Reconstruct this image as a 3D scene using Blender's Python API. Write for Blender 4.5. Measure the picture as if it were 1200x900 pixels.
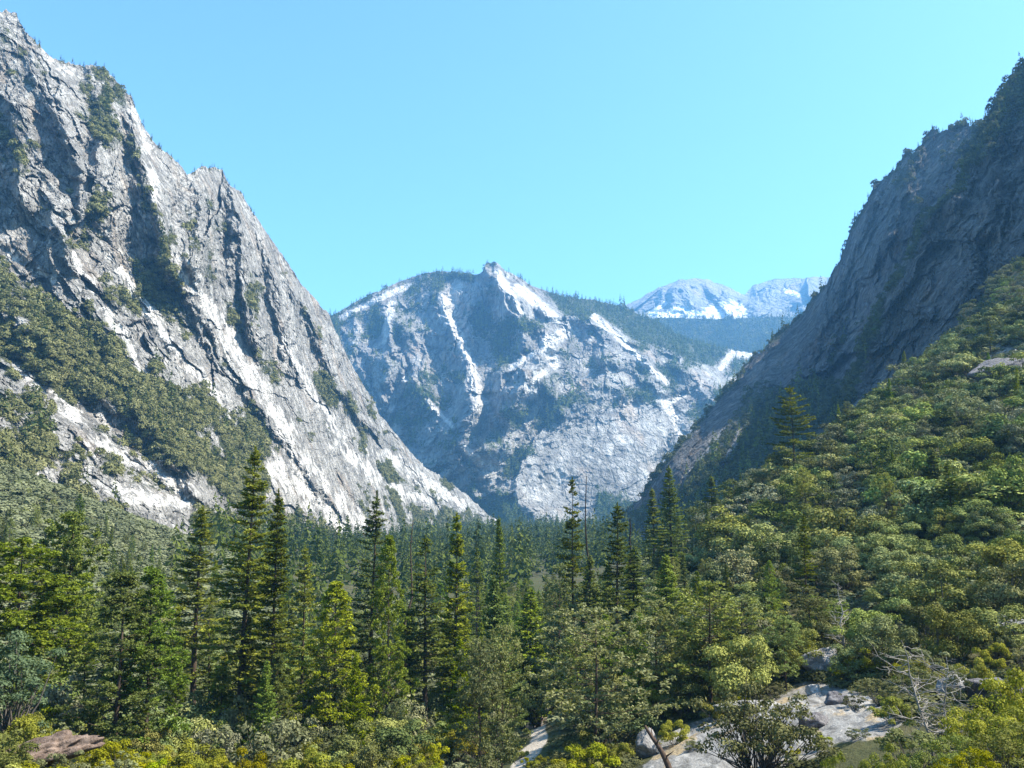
import bpy, math, random
import numpy as np
R = math.radians
rng = np.random.default_rng(7)
random.seed(7)
for o in list(bpy.data.objects):
    bpy.data.objects.remove(o)
scene = bpy.context.scene
COL = scene.collection

# ------------------------------------------------------------------ camera geometry (photo is 1200 x 900)
FPX, VHOR = 1039.23, 600.0
TH = math.atan((VHOR - 450) / FPX)
CT, ST = math.cos(TH), math.sin(TH)

def at(u, v, Y):
    """the point on the sight line of photo pixel (u, v) whose distance up the valley is Y"""
    u, v, Y = np.asarray(u, float), np.asarray(v, float), np.asarray(Y, float)
    cx, cy = (u - 600) / FPX, (450 - v) / FPX
    ry, rz = CT - cy * ST, ST + cy * CT
    return np.stack(np.broadcast_arrays(Y * cx / ry, Y, Y * rz / ry), -1)

def proj(p):
    p = np.asarray(p, float)
    d = p[..., 1] * CT + p[..., 2] * ST
    up = -p[..., 1] * ST + p[..., 2] * CT
    return 600 + FPX * p[..., 0] / d, 450 - FPX * up / d

# ------------------------------------------------------------------ noise
def _hash(ix, iy, iz, seed):
    h = (ix.astype(np.int64) * 374761393 + iy.astype(np.int64) * 668265263 + iz.astype(np.int64) * 2147483647 + seed * 974634777) & 0xFFFFFFFF
    h = ((h ^ (h >> 13)) * 1274126177) & 0xFFFFFFFF
    h = ((h ^ (h >> 16)) * 2246822519) & 0xFFFFFFFF
    return ((h ^ (h >> 15)) & 0xFFFFFF) / float(0xFFFFFF)

def vnoise(p, seed=0):
    """smooth noise in about -1..1 at points p (N x 3)"""
    p = np.asarray(p, float)
    i = np.floor(p).astype(np.int64)
    f = p - i
    out = np.zeros(p.shape[0])
    w = f * f * f * (f * (f * 6 - 15) + 10)
    for dx in (0, 1):
        for dy in (0, 1):
            for dz in (0, 1):
                a, b, c = i[:, 0] + dx, i[:, 1] + dy, i[:, 2] + dz
                t1 = _hash(a, b, c, seed) * 2 * np.pi
                t2 = _hash(a, b, c, seed + 101) * 2 - 1
                s = np.sqrt(1 - t2 * t2)
                g = (s * np.cos(t1)) * (f[:, 0] - dx) + (s * np.sin(t1)) * (f[:, 1] - dy) + t2 * (f[:, 2] - dz)
                ww = (w[:, 0] if dx else 1 - w[:, 0]) * (w[:, 1] if dy else 1 - w[:, 1]) * (w[:, 2] if dz else 1 - w[:, 2])
                out += ww * g
    return out * 1.5

def fbm(p, octaves=4, gain=0.5, lac=2.03, seed=0):
    a, s = 1.0, np.zeros(len(p))
    q = np.array(p, float)
    for o in range(octaves):
        s += a * vnoise(q, seed + o * 17)
        a *= gain
        q = q * lac + 13.7
    return s

def ridged(p, octaves=4, gain=0.55, lac=2.07, seed=0):
    a, s, tot = 1.0, np.zeros(len(p)), 0.0
    q = np.array(p, float)
    for o in range(octaves):
        s += a * (1 - 2.2 * np.abs(vnoise(q, seed + o * 17)))
        tot += a
        a *= gain
        q = q * lac + 7.3
    return s / tot

def facets(p, seed=0):
    """broken planes: every cell of a jittered grid is a flat block with its own tilt and set-back"""
    p = np.asarray(p, float)
    i = np.floor(p).astype(np.int64)
    best = np.full(len(p), 1e9); out = np.zeros(len(p))
    z0 = np.zeros(len(p), np.int64)
    for dx in (-1, 0, 1):
        for dy in (-1, 0, 1):
            a, b = i[:, 0] + dx, i[:, 1] + dy
            cx = a + 0.5 + 0.9 * (_hash(a, b, z0, seed) - 0.5); cy = b + 0.5 + 0.9 * (_hash(a, b, z0, seed + 1) - 0.5)
            ex, ey = p[:, 0] - cx, p[:, 1] - cy
            d = ex * ex + ey * ey
            val = (_hash(a, b, z0, seed + 2) - 0.5) * 1.1 + ex * (_hash(a, b, z0, seed + 3) - 0.5) * 2.2 + ey * (_hash(a, b, z0, seed + 4) - 0.5) * 2.2
            m = d < best
            best = np.where(m, d, best); out = np.where(m, val, out)
    return out

def sstep(a, b, x):
    t = np.clip((x - a) / (b - a), 0, 1)
    return t * t * (3 - 2 * t)

def tps(ctrl, vals, reg=1e-6):
    """thin plate spline through control points"""
    c = np.asarray(ctrl, float)
    n = len(c)
    d = np.linalg.norm(c[:, None] - c[None], axis=2)
    K = np.where(d > 0, d * d * np.log(d + 1e-12), 0) + reg * np.eye(n)
    P = np.hstack([np.ones((n, 1)), c])
    A = np.zeros((n + 3, n + 3))
    A[:n, :n], A[:n, n:], A[n:, :n] = K, P, P.T
    w = np.linalg.solve(A, np.concatenate([vals, np.zeros(3)]))
    def f(q):
        q = np.asarray(q, float)
        out = np.empty(len(q))
        for s in range(0, len(q), 40000):
            b = q[s:s + 40000]
            r = np.linalg.norm(b[:, None] - c[None], axis=2)
            out[s:s + 40000] = (r * r * np.log(r + 1e-12)) @ w[:n] + w[n] + b @ w[n + 1:]
        return out
    return f

# ------------------------------------------------------------------ mesh helpers
def link(o, parent=None):
    COL.objects.link(o)
    if parent is not None:
        o.parent = parent
    return o

def fast_mesh(name, verts, faces, mats=(), smooth=False, attrs=None, fmat=None):
    verts = np.ascontiguousarray(verts, np.float32)
    me = bpy.data.meshes.new(name)
    if not isinstance(faces, list):
        faces = [faces]
    faces = [np.asarray(f, np.int32) for f in faces if len(f)]
    nl = sum(f.size for f in faces)
    nf = sum(len(f) for f in faces)
    me.vertices.add(len(verts))
    me.vertices.foreach_set('co', verts.ravel())
    me.loops.add(nl)
    me.loops.foreach_set('vertex_index', np.concatenate([f.ravel() for f in faces]))
    me.polygons.add(nf)
    tot = np.concatenate([np.full(len(f), f.shape[1], np.int32) for f in faces])
    me.polygons.foreach_set('loop_start', np.concatenate([[0], np.cumsum(tot)[:-1]]).astype(np.int32))
    for m in mats:
        me.materials.append(m)
    if fmat is not None:
        me.polygons.foreach_set('material_index', np.asarray(fmat, np.int32))
    me.update(calc_edges=True)
    me.polygons.foreach_set('use_smooth', np.full(nf, smooth))
    for k, a in (attrs or {}).items():
        at_ = me.attributes.new(k, 'FLOAT', 'POINT')
        at_.data.foreach_set('value', np.ascontiguousarray(a, np.float32))
    me.validate()
    return me

def obj(name, me, parent=None):
    return link(bpy.data.objects.new(name, me), parent)

def tag(o, label=None, cat=None, group=None, kind=None):
    if label: o['label'] = label
    if cat: o['category'] = cat
    if group: o['group'] = group
    if kind: o['kind'] = kind
    return o

def grid_faces(nr, nc):
    i = np.arange((nr - 1) * (nc - 1))
    r, c = i // (nc - 1), i % (nc - 1)
    a = r * nc + c
    return np.stack([a, a + 1, a + nc + 1, a + nc], 1)

# ------------------------------------------------------------------ node helpers
class NT:
    def __init__(s, name):
        s.m = bpy.data.materials.new(name)
        s.m.use_nodes = True
        s.t = s.m.node_tree
        s.t.nodes.clear()
    def n(s, typ, **kw):
        nd = s.t.nodes.new('ShaderNode' + typ)
        for k, v in kw.items():
            setattr(nd, k, v)
        return nd
    def l(s, a, b):
        s.t.links.new(a, b)
    def inp(s, sock, v):
        if hasattr(v, 'links'):
            s.l(v, sock)
        elif v is not None:
            sock.default_value = v if not isinstance(v, tuple) or len(v) == 4 or sock.type != 'RGBA' else (*v, 1)
    def mix(s, fac, a, b, blend='MIX'):
        nd = s.n('Mix', data_type='RGBA', blend_type=blend)
        s.inp(nd.inputs[0], fac); s.inp(nd.inputs[6], a); s.inp(nd.inputs[7], b)
        return nd.outputs[2]
    def math(s, op, a, b=None, c=None, clamp=False):
        nd = s.n('Math', operation=op, use_clamp=clamp)
        s.inp(nd.inputs[0], a); s.inp(nd.inputs[1], b)
        if c is not None: s.inp(nd.inputs[2], c)
        return nd.outputs[0]
    def attr(s, name):
        return s.n('Attribute', attribute_name=name).outputs['Fac']
    def coords(s, scale=(1, 1, 1), rot=(0, 0, 0)):
        tc = s.n('TexCoord')
        mp = s.n('Mapping')
        mp.inputs['Scale'].default_value = scale
        mp.inputs['Rotation'].default_value = rot
        s.l(tc.outputs['Object'], mp.inputs['Vector'])
        return mp.outputs['Vector']
    def noise(s, vec, scale, detail=6, rough=0.55, dist=0.0):
        nd = s.n('TexNoise')
        s.l(vec, nd.inputs['Vector'])
        nd.inputs['Scale'].default_value = scale
        nd.inputs['Detail'].default_value = detail
        nd.inputs['Roughness'].default_value = rough
        nd.inputs['Distortion'].default_value = dist
        return nd.outputs['Fac']
    def ramp(s, fac, stops):
        nd = s.n('ValToRGB')
        cr = nd.color_ramp
        while len(cr.elements) < len(stops):
            cr.elements.new(0.5)
        for e, (p, c) in zip(cr.elements, stops):
            e.position = p
            e.color = (*c, 1) if isinstance(c, tuple) else (c, c, c, 1)
        s.l(fac, nd.inputs['Fac'])
        return nd.outputs['Color']
    def bump(s, h, strength, dist, normal=None):
        nd = s.n('Bump')
        nd.inputs['Strength'].default_value = strength
        nd.inputs['Distance'].default_value = dist
        s.l(h, nd.inputs['Height'])
        if normal is not None: s.l(normal, nd.inputs['Normal'])
        return nd.outputs['Normal']
    def out(s, sh):
        o = s.n('OutputMaterial')
        s.l(sh, o.inputs['Surface'])
        return s.m

def foliage_mat(name, dark, light, vary=0.35, trans=0.33, huevar=0.022):
    t = NT(name)
    col = t.mix(t.attr('tint'), dark, light)
    oi = t.n('ObjectInfo')
    hsv = t.n('HueSaturation')
    t.l(col, hsv.inputs['Color'])
    r = oi.outputs['Random']
    t.l(t.math('MULTIPLY_ADD', r, vary * 2, 1 - vary), hsv.inputs['Value'])
    r2 = t.math('FRACT', t.math('MULTIPLY', r, 17.31))
    t.l(t.math('MULTIPLY_ADD', r2, huevar * 2, 0.5 - huevar), hsv.inputs['Hue'])
    r3 = t.math('FRACT', t.math('MULTIPLY', r, 41.7))
    t.l(t.math('MULTIPLY_ADD', r3, 0.35, 0.85), hsv.inputs['Saturation'])
    d = t.n('BsdfDiffuse'); t.l(hsv.outputs['Color'], d.inputs['Color'])
    tr = t.n('BsdfTranslucent'); t.l(t.mix(1.0, hsv.outputs['Color'], (1.0, 1.05, 0.55), 'MULTIPLY'), tr.inputs['Color'])
    m1 = t.n('MixShader'); m1.inputs[0].default_value = trans
    t.l(d.outputs[0], m1.inputs[1]); t.l(tr.outputs[0], m1.inputs[2])
    return t.out(m1.outputs[0])

def bark_mat(name, a, b):
    t = NT(name)
    v = t.coords((1, 1, 0.15))
    n = t.noise(v, 3.0, 5, 0.7)
    col = t.mix(t.math('MULTIPLY_ADD', n, 2.4, -0.7, clamp=True), a, b)
    p = t.n('BsdfDiffuse'); t.l(col, p.inputs['Color'])
    t.l(t.bump(n, 0.8, 0.15), p.inputs['Normal'])
    return t.out(p.outputs[0])

M = {}
M['fir'] = foliage_mat('fir_needles', (0.072, 0.100, 0.021), (0.235, 0.258, 0.060))
M['fir_bright'] = foliage_mat('young_pine_needles', (0.095, 0.132, 0.021), (0.26, 0.305, 0.058))
M['pine_grey'] = foliage_mat('grey_pine_needles', (0.115, 0.137, 0.050), (0.275, 0.292, 0.115))
M['oak'] = foliage_mat('live_oak_leaves', (0.088, 0.106, 0.036), (0.275, 0.295, 0.100), vary=0.40, trans=0.16, huevar=0.03)
M['oak_dark'] = foliage_mat('dark_oak_leaves', (0.050, 0.068, 0.024), (0.150, 0.168, 0.060), vary=0.3, trans=0.14)
M['oak_grey'] = foliage_mat('grey_oak_leaves', (0.11, 0.118, 0.062), (0.265, 0.265, 0.15), vary=0.3, trans=0.14)
M['oak_blue'] = foliage_mat('blue_green_leaves', (0.055, 0.092, 0.043), (0.135, 0.19, 0.095), vary=0.15)
M['shrub'] = foliage_mat('manzanita_leaves', (0.120, 0.125, 0.022), (0.315, 0.305, 0.052), vary=0.32)
M['shrub_bright'] = foliage_mat('bright_shrub_leaves', (0.12, 0.134, 0.022), (0.30, 0.31, 0.052), vary=0.25)
M['shrub_grey'] = foliage_mat('grey_scrub_leaves', (0.10, 0.106, 0.05), (0.225, 0.225, 0.11), vary=0.3)
M['far'] = foliage_mat('far_forest_needles', (0.056, 0.084, 0.024), (0.165, 0.195, 0.055), trans=0.15)
M['brush'] = foliage_mat('mountain_brush_leaves', (0.085, 0.094, 0.048), (0.195, 0.20, 0.105), trans=0.2)
M['bark'] = bark_mat('conifer_bark', (0.035, 0.026, 0.020), (0.13, 0.095, 0.07))
M['bark_grey'] = bark_mat('oak_bark', (0.05, 0.045, 0.04), (0.17, 0.15, 0.13))
M['dead'] = bark_mat('bleached_deadwood', (0.13, 0.115, 0.10), (0.40, 0.37, 0.33))
M['burnt'] = bark_mat('burnt_wood', (0.018, 0.015, 0.013), (0.07, 0.055, 0.045))
M['log'] = bark_mat('weathered_log_wood', (0.045, 0.033, 0.026), (0.125, 0.09, 0.068))

def rock_mat(name, dark, mid, light, scale=1.0, tilt=0.0, streak_amt=0.6, rust=(0.34, 0.24, 0.16), vegcol=(0.045, 0.055, 0.024), brightslab=(0.72, 0.70, 0.67), bump=9.0, speck=1.4, crack=0.62):
    """granite: mottled grey with stains that run down the face, pale bare slabs and scrub; masks come as mesh attributes"""
    t = NT(name)
    v = t.coords()
    vs = t.coords((1.0, 1.0, 0.16), (0, tilt, 0))
    big = t.noise(v, 0.012 * scale, 5, 0.6)
    med = t.noise(v, 0.07 * scale, 6, 0.65)
    st = t.noise(vs, 0.085 * scale, 6, 0.62, 0.4)
    fine = t.noise(v, 0.35 * scale, 5, 0.7)
    base = t.ramp(t.math('MULTIPLY_ADD', med, 0.55, t.math('MULTIPLY', big, 0.5)), [(0.36, dark), (0.52, mid), (0.68, light)])
    stain = t.ramp(st, [(0.40, 0.42), (0.52, 1.0)])
    base = t.mix(streak_amt, base, stain, 'MULTIPLY')
    ru = t.math('MULTIPLY', t.ramp(t.noise(vs, 0.03 * scale, 4, 0.5), [(0.56, 0.0), (0.70, 1.0)]), 0.45)
    base = t.mix(ru, base, rust)
    def joints(sc_, vec, lo, hi):
        vo = t.n('TexVoronoi', feature='DISTANCE_TO_EDGE')
        dn = t.n('VectorMath', operation='ADD')
        nz = t.n('TexNoise'); t.l(vec, nz.inputs['Vector']); nz.inputs['Scale'].default_value = sc_ * 1.5; nz.inputs['Detail'].default_value = 3
        ml = t.n('VectorMath', operation='SCALE'); t.l(nz.outputs['Color'], ml.inputs[0]); ml.inputs['Scale'].default_value = 0.55 / sc_
        t.l(vec, dn.inputs[0]); t.l(ml.outputs[0], dn.inputs[1])
        t.l(dn.outputs[0], vo.inputs['Vector']); vo.inputs['Scale'].default_value = sc_
        return t.ramp(vo.outputs['Distance'], [(lo, 0.0), (hi, 1.0)])
    vj = t.coords((1.0, 1.0, 0.30), (0, tilt, 0))
    j1 = joints(0.06 * scale, vj, 0.0, 0.07)
    j2 = joints(0.19 * scale, vj, 0.0, 0.10)
    jj = t.math('MULTIPLY', j1, t.math('MULTIPLY_ADD', j2, 0.6, 0.4))
    w = t.math('MULTIPLY_ADD', t.math('SUBTRACT', med, 0.5), speck, t.attr('white'))
    w = t.math('MULTIPLY_ADD', t.math('SUBTRACT', st, 0.55), speck * 1.5, w)
    w = t.ramp(w, [(0.35, 0.0), (0.75, 1.0)])
    base = t.mix(w, base, t.mix(t.math('MULTIPLY', t.ramp(fine, [(0.35, 1.0), (0.55, 0.0)]), 0.55), brightslab, mid))
    base = t.mix(t.math('MULTIPLY_ADD', jj, -crack, crack), base, (0.06, 0.056, 0.05))
    g = t.math('MULTIPLY_ADD', t.math('SUBTRACT', fine, 0.5), 1.6, t.attr('veg'))
    g = t.ramp(g, [(0.45, 0.0), (0.60, 1.0)])
    base = t.mix(g, base, vegcol)
    p = t.n('BsdfPrincipled')
    t.l(base, p.inputs['Base Color'])
    p.inputs['Roughness'].default_value = 0.9
    p.inputs['Specular IOR Level'].default_value = 0.2
    h = t.math('ADD', t.math('MULTIPLY_ADD', jj, 0.35, st), t.math('MULTIPLY', fine, 0.5))
    t.l(t.bump(h, 0.9, bump / scale), p.inputs['Normal'])
    return t.out(p.outputs[0])

# ------------------------------------------------------------------ photo-drawn features of the mountains, laid onto their real surfaces
def seg_dist(u, v, a, b):
    """distance of points to segment ab, signed side (+ right of a downward line), position along"""
    dx, dy = b[0] - a[0], b[1] - a[1]
    L2 = dx * dx + dy * dy + 1e-9
    t = np.clip(((u - a[0]) * dx + (v - a[1]) * dy) / L2, 0, 1)
    px, py = u - (a[0] + t * dx), v - (a[1] + t * dy)
    side = np.sign(dy * px - dx * py)
    return np.hypot(px, py), side, t

def line_dist(u, v, pts):
    D = np.full(u.shape, 1e9); S = np.ones(u.shape)
    for a, b in zip(pts[:-1], pts[1:]):
        d, s, _ = seg_dist(u, v, a, b)
        m = d < D
        D = np.where(m, d, D); S = np.where(m, s, S)
    return D, S

def ridge_field(u, v, ridges, jit=None):
    """each ridge: (points from top down, metres towards the viewer, width on the left, width on the right)"""
    out = np.zeros(u.shape)
    for pts, amp, wl, wr in ridges:
        D, S = line_dist(u, v, pts)
        if jit is not None: D = np.abs(D + jit * min(wl, wr) * 0.5)
        w = np.where(S > 0, wr, wl)
        x = np.clip(1 - D / w, 0, 1)
        out += amp * x * x * (1.6 - 0.6 * x) if amp > 0 else amp * x ** 1.3
    return out

def in_poly(u, v, poly):
    c = np.zeros(u.shape, bool)
    n = len(poly)
    for i in range(n):
        (x1, y1), (x2, y2) = poly[i], poly[(i + 1) % n]
        if y1 == y2: continue
        cond = ((y1 > v) != (y2 > v)) & (u < (x2 - x1) * (v - y1) / (y2 - y1) + x1)
        c ^= cond
    return c

def soft_poly(u, v, poly, soft=10):
    D, _ = line_dist(u, v, list(poly) + [poly[0]])
    ins = in_poly(u, v, poly)
    return np.clip(0.5 + np.where(ins, D, -D) / (2 * soft), 0, 1)

def streaks(u, v, lines):
    out = np.zeros(u.shape)
    for pts, w in lines:
        D, _ = line_dist(u, v, pts)
        out = np.maximum(out, np.clip(1.25 - D / w, 0, 1))
    return out

def mountain(name, mat, us, crest, foot, ctrl, nrow, ridges, detail, white=None, veg=None, step=None, back=(0.10, 0.30), crestjag=1.5, smooth=False):
    """A mountain side: depth comes from a spline through control points (u, v, distance); ribs, gullies and noise give it
    relief; a back slope closes it behind the skyline."""
    us = np.asarray(us, float)
    vc = np.interp(us, [c[0] for c in crest], [c[1] for c in crest])
    vf = np.interp(us, [c[0] for c in foot], [c[1] for c in foot])
    pz = np.stack([us * 0.09, us * 0 + 3.3, us * 0], 1)
    vc = vc - crestjag * (fbm(pz, 4, 0.6, seed=5) * 1.2 + facets(np.stack([us / 11, us * 0 + 0.5], 1), 8) * 1.3 + facets(np.stack([us / 5, us * 0 + 0.5], 1), 9) * 0.6)
    t = np.linspace(0, 1, nrow) ** 0.95
    U = np.repeat(us[None], nrow, 0)
    V = vf[None] + (vc - vf)[None] * t[:, None]
    u, v = U.ravel(), V.ravel()
    f = tps([(c[0] / 100, c[1] / 100) for c in ctrl], np.log([c[2] for c in ctrl]))
    Y = np.exp(f(np.stack([u / 100, v / 100], 1)))
    if step is not None:
        Y = Y + step(u, v)
    sc = Y / FPX
    q = np.stack([u * np.median(sc), v * np.median(sc), Y * 0.35], 1)      # metres across the face
    jit = fbm(q / (70 * np.median(sc)), 3, seed=3)
    wu, wv = fbm(q / (22 * np.median(sc)), 4, 0.6, seed=6) * 5, fbm(q / (22 * np.median(sc)), 4, 0.6, seed=7) * 5
    off = ridge_field(u + wu, v + wv, ridges, jit)
    off = off + detail(q, u, v)
    fade = np.repeat((1 - 0.6 * sstep(0.9, 1.0, t))[:, None], len(us), 1).ravel()
    Y2 = Y - off * fade
    P = at(u, v, Y2)
    # shape that is not along the sight line: push along an outward direction
    a_w = white(u, v, q) if white else np.zeros(len(u))
    a_v = veg(u, v, q) if veg else np.zeros(len(u))
    # back slope
    top = P.reshape(nrow, len(us), 3)[-1]
    rows = [P.reshape(nrow, len(us), 3)]
    for k, fr in enumerate((0.25, 0.6, 1.0)):
        bk = top.copy()
        bk[:, 0] *= 1 + back[0] * fr * 3; bk[:, 1] *= 1 + back[0] * fr * 3
        bk[:, 2] = top[:, 2] - (np.abs(top[:, 2]) + 60) * back[1] * 3 * fr + 0 * fr
        rows.append(bk[None])
    P3 = np.concatenate(rows, 0)
    nr, nc = P3.shape[:2]
    pad = 3 * len(us)
    # small true 3-D displacement so edges are not clean from any side
    allp = P3.reshape(-1, 3)
    d3 = np.median(sc)
    n1 = fbm(allp / (9 * d3), 3, 0.6, seed=31); n2 = fbm(allp / (9 * d3) + 50, 3, 0.6, seed=32)
    allp = allp + np.stack([n1 * 0.8 * d3, n2 * 1.5 * d3, np.zeros(len(allp))], 1)
    me = fast_mesh(name, allp, grid_faces(nr, nc), [mat], smooth=smooth,
                   attrs={'white': np.concatenate([a_w, np.zeros(pad)]), 'veg': np.concatenate([a_v, np.full(pad, 0.3)])})
    o = tag(obj(name, me), kind='structure')
    return o, allp[:len(u)], u, v, a_v, a_w, (nrow, len(us))

# ------------------------------------------------------------------ ground: one sheet from behind the camera to the far valley
def gp(u, v, Y, dz=0.0):
    p = at(u, v, Y)
    return (p[0], p[1], p[2] - dz)
GC = [(0, 0, -1.7), (-14, -25, 3), (14, -25, 6), (-60, -40, 6), (70, -40, 22), (0, 30, -13.5), (-20, 30, -14.5), (-45, 45, -19), (0, 60, -23), (-30, 75, -26),
      (3, 110, -32.5), (7, 180, -41.5), (-20, 240, -43), (0, 300, -44), (20, 420, -45), (-60, 420, -45), (0, 600, -45), (30, 850, -45), (-60, 900, -45), (-100, 1200, -45), (120, 1200, -45),
      (-50, 130, -36), (-60, 160, -38.5), (-30, 180, -41),
      gp(900, 850, 95), gp(850, 872, 95), gp(1000, 832, 95), gp(790, 880, 100), gp(1060, 845, 80), gp(950, 805, 118), (33, 60, -16.5), (55, 60, -11), (22, 35, -8.5), (45, 30, 0), (15, 62, -21.5),
      gp(1000, 700, 135, 5), gp(1150, 700, 112, 5), gp(1150, 560, 190, 6), gp(1000, 600, 200, 6), gp(900, 610, 230, 6), gp(850, 690, 150, 6), gp(770, 700, 170, 8),
      gp(900, 570, 285, 6), gp(1000, 503, 305, 6), gp(1080, 452, 335, 6), gp(1200, 440, 290, 6), gp(1200, 345, 420, 5), gp(1100, 405, 440, 5), gp(1080, 425, 470, 5), gp(1190, 312, 500, 4),
      gp(1300, 500, 200, 6), gp(1300, 300, 430, 5), gp(1350, 700, 100, 5), (50, 330, -20), (90, 480, -15), (140, 620, -15), (150, 800, -35), (200, 560, 30), (300, 620, 90), (330, 500, 170), (450, 620, 170), (600, 900, 150),
      gp(0, 548, 420, 4), gp(100, 604, 420, 4), gp(215, 680, 400, 4), gp(0, 640, 300, 4), gp(100, 690, 290, 5), gp(0, 800, 155, 8), gp(-150, 600, 300, 4), gp(-150, 800, 130, 4), gp(0, 895, 86, 0), gp(-100, 890, 80, 0),
      (-330, 580, 20), (-300, 900, -20), (-700, 900, 30), (-700, 300, 150), (-130, 620, -42), (-200, 1200, -45)]
_gf = tps([(c[0] / 100, c[1] / 100) for c in GC], [c[2] for c in GC], reg=2e-4)

def ground_z(x, y, rough=True):
    x, y = np.atleast_1d(np.asarray(x, float)), np.atleast_1d(np.asarray(y, float))
    xx, yy = np.clip(x, -720, 620), np.clip(y, -60, 1300)
    z = _gf(np.stack([xx / 100, yy / 100], 1))
    w = sstep(750, 1150, y)
    z = z * (1 - w) + (-45 + 0.004 * (y - 1000) * 0) * w
    wx = sstep(550, 1500, np.abs(x))
    z = z * (1 - wx) + np.clip(z, -45, 60) * wx
    z = np.clip(z, -46.5, 200)
    if rough:
        p = np.stack([x / 26, y / 26, x * 0 + 1.5], 1)
        near = 1 - sstep(900, 1500, y)
        z = z + fbm(p, 3, 0.5, seed=9) * 1.0 * near * sstep(20, 60, np.hypot(x, y))
    return z

def gz(x, y):
    return float(ground_z([x], [y])[0])

SLAB = [(775, 868), (820, 846), (870, 836), (930, 808), (965, 800), (1000, 812), (1035, 826), (1055, 850), (1030, 866), (985, 872), (930, 902), (870, 925), (740, 925), (762, 890)]
TRAILP = [(638, 829), (634, 842), (626, 852), (634, 862), (630, 874), (614, 889), (604, 905), (590, 930)]

def graded(lo, hi, fine_lo, fine_hi, step, n_out):
    core = np.arange(fine_lo, fine_hi + step, step)
    k = np.linspace(0, 1, n_out)[1:]
    left = fine_lo - (fine_lo - lo) * k ** 2.6
    right = core[-1] + (hi - core[-1]) * k ** 2.6
    return np.concatenate([left[::-1], core, right])

def build_ground():
    xs = graded(-12000, 12000, -150, 190, 1.3, 70)
    ys = graded(-350, 12300, 20, 300, 1.3, 110)
    X, Yg = np.meshgrid(xs, ys)
    x, y = X.ravel(), Yg.ravel()
    z = ground_z(x, y)
    p = np.stack([x, y, z], 1)
    front = y > 5
    u, v = np.full(len(x), -999.0), np.full(len(x), -999.0)
    uu, vv = proj(p[front]); u[front], v[front] = uu, vv
    n = fbm(np.stack([x / 5, y / 5, x * 0], 1), 3, seed=2)
    rock = np.where((y > 55) & (y < 135), soft_poly(u, v, SLAB, 9), 0)
    D, _ = line_dist(u, v, TRAILP)
    path = np.where((y > 80) & (y < 230), np.clip(1.4 - D / 9.0 + n * 0.35, 0, 1), 0)
    up = np.where((u > 1150) & (v > 385) & (v < 470) & (y > 250), 0.5 + n * 0.4, 0)
    rock = np.clip(np.maximum(rock + n * 0.25 * (rock > 0.02), up), 0, 1)
    # rock steps on the slab: real ledges
    led = ridged(np.stack([x / 7 + y / 16, y / 9, x * 0], 1), 3, seed=4)
    z = z + rock * (led * 0.45 + facets(np.stack([(x * .8 + y * .6) / 6.0, (y * .8 - x * .6) / 1.9], 1), 77) * 0.5)
    p[:, 2] = z
    t = NT('forest_floor')
    c = t.coords()
    n1 = t.noise(c, 0.35, 6, 0.65); n2 = t.noise(c, 0.05, 4, 0.5); n3 = t.noise(c, 2.5, 5, 0.7)
    soil = t.ramp(n1, [(0.35, (0.035, 0.034, 0.018)), (0.5, (0.060, 0.058, 0.026)), (0.70, (0.12, 0.10, 0.05))])
    soil = t.mix(t.ramp(n2, [(0.45, 0.0), (0.62, 1.0)]), soil, (0.055, 0.062, 0.022))
    tan_ = t.ramp(n3, [(0.35, (0.21, 0.155, 0.085)), (0.65, (0.37, 0.285, 0.17))])
    gran = t.ramp(t.noise(t.coords((1, 0.35, 1), (0, 0, 0.6)), 0.9, 7, 0.7), [(0.36, (0.085, 0.08, 0.072)), (0.48, (0.20, 0.19, 0.175)), (0.62, (0.32, 0.305, 0.28))])
    gran = t.mix(t.ramp(t.noise(c, 0.22, 4, 0.6), [(0.56, 0.0), (0.62, 1.0)]), gran, tan_)
    gran = t.mix(t.math('MULTIPLY', t.ramp(n3, [(0.38, 1.0), (0.5, 0.0)]), 0.6), gran, (0.14, 0.13, 0.12))
    rk = t.ramp(t.math('MULTIPLY_ADD', t.math('SUBTRACT', n1, 0.5), 0.9, t.attr('white')), [(0.38, 0.0), (0.5, 1.0)])
    col = t.mix(rk, soil, gran)
    pth = t.ramp(n3, [(0.3, (0.26, 0.22, 0.17)), (0.7, (0.47, 0.42, 0.355))])
    col = t.mix(t.ramp(t.attr('veg'), [(0.4, 0.0), (0.6, 1.0)]), col, pth)
    b = t.n('BsdfPrincipled'); t.l(col, b.inputs['Base Color']); b.inputs['Roughness'].default_value = 0.95
    b.inputs['Specular IOR Level'].default_value = 0.15
    t.l(t.bump(t.math('ADD', n1, t.math('MULTIPLY', n3, 0.3)), 0.8, 0.6), b.inputs['Normal'])
    me = fast_mesh('ground', p, grid_faces(len(ys), len(xs)), [t.out(b.outputs[0])], smooth=True, attrs={'white': rock, 'veg': path})
    tag(obj('ground', me), kind='structure')

build_ground()

# ------------------------------------------------------------------ the mountains
def wnoise(q, s, seed=0, octv=4):
    return fbm(q / s, octv, 0.55, seed=seed)

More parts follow.
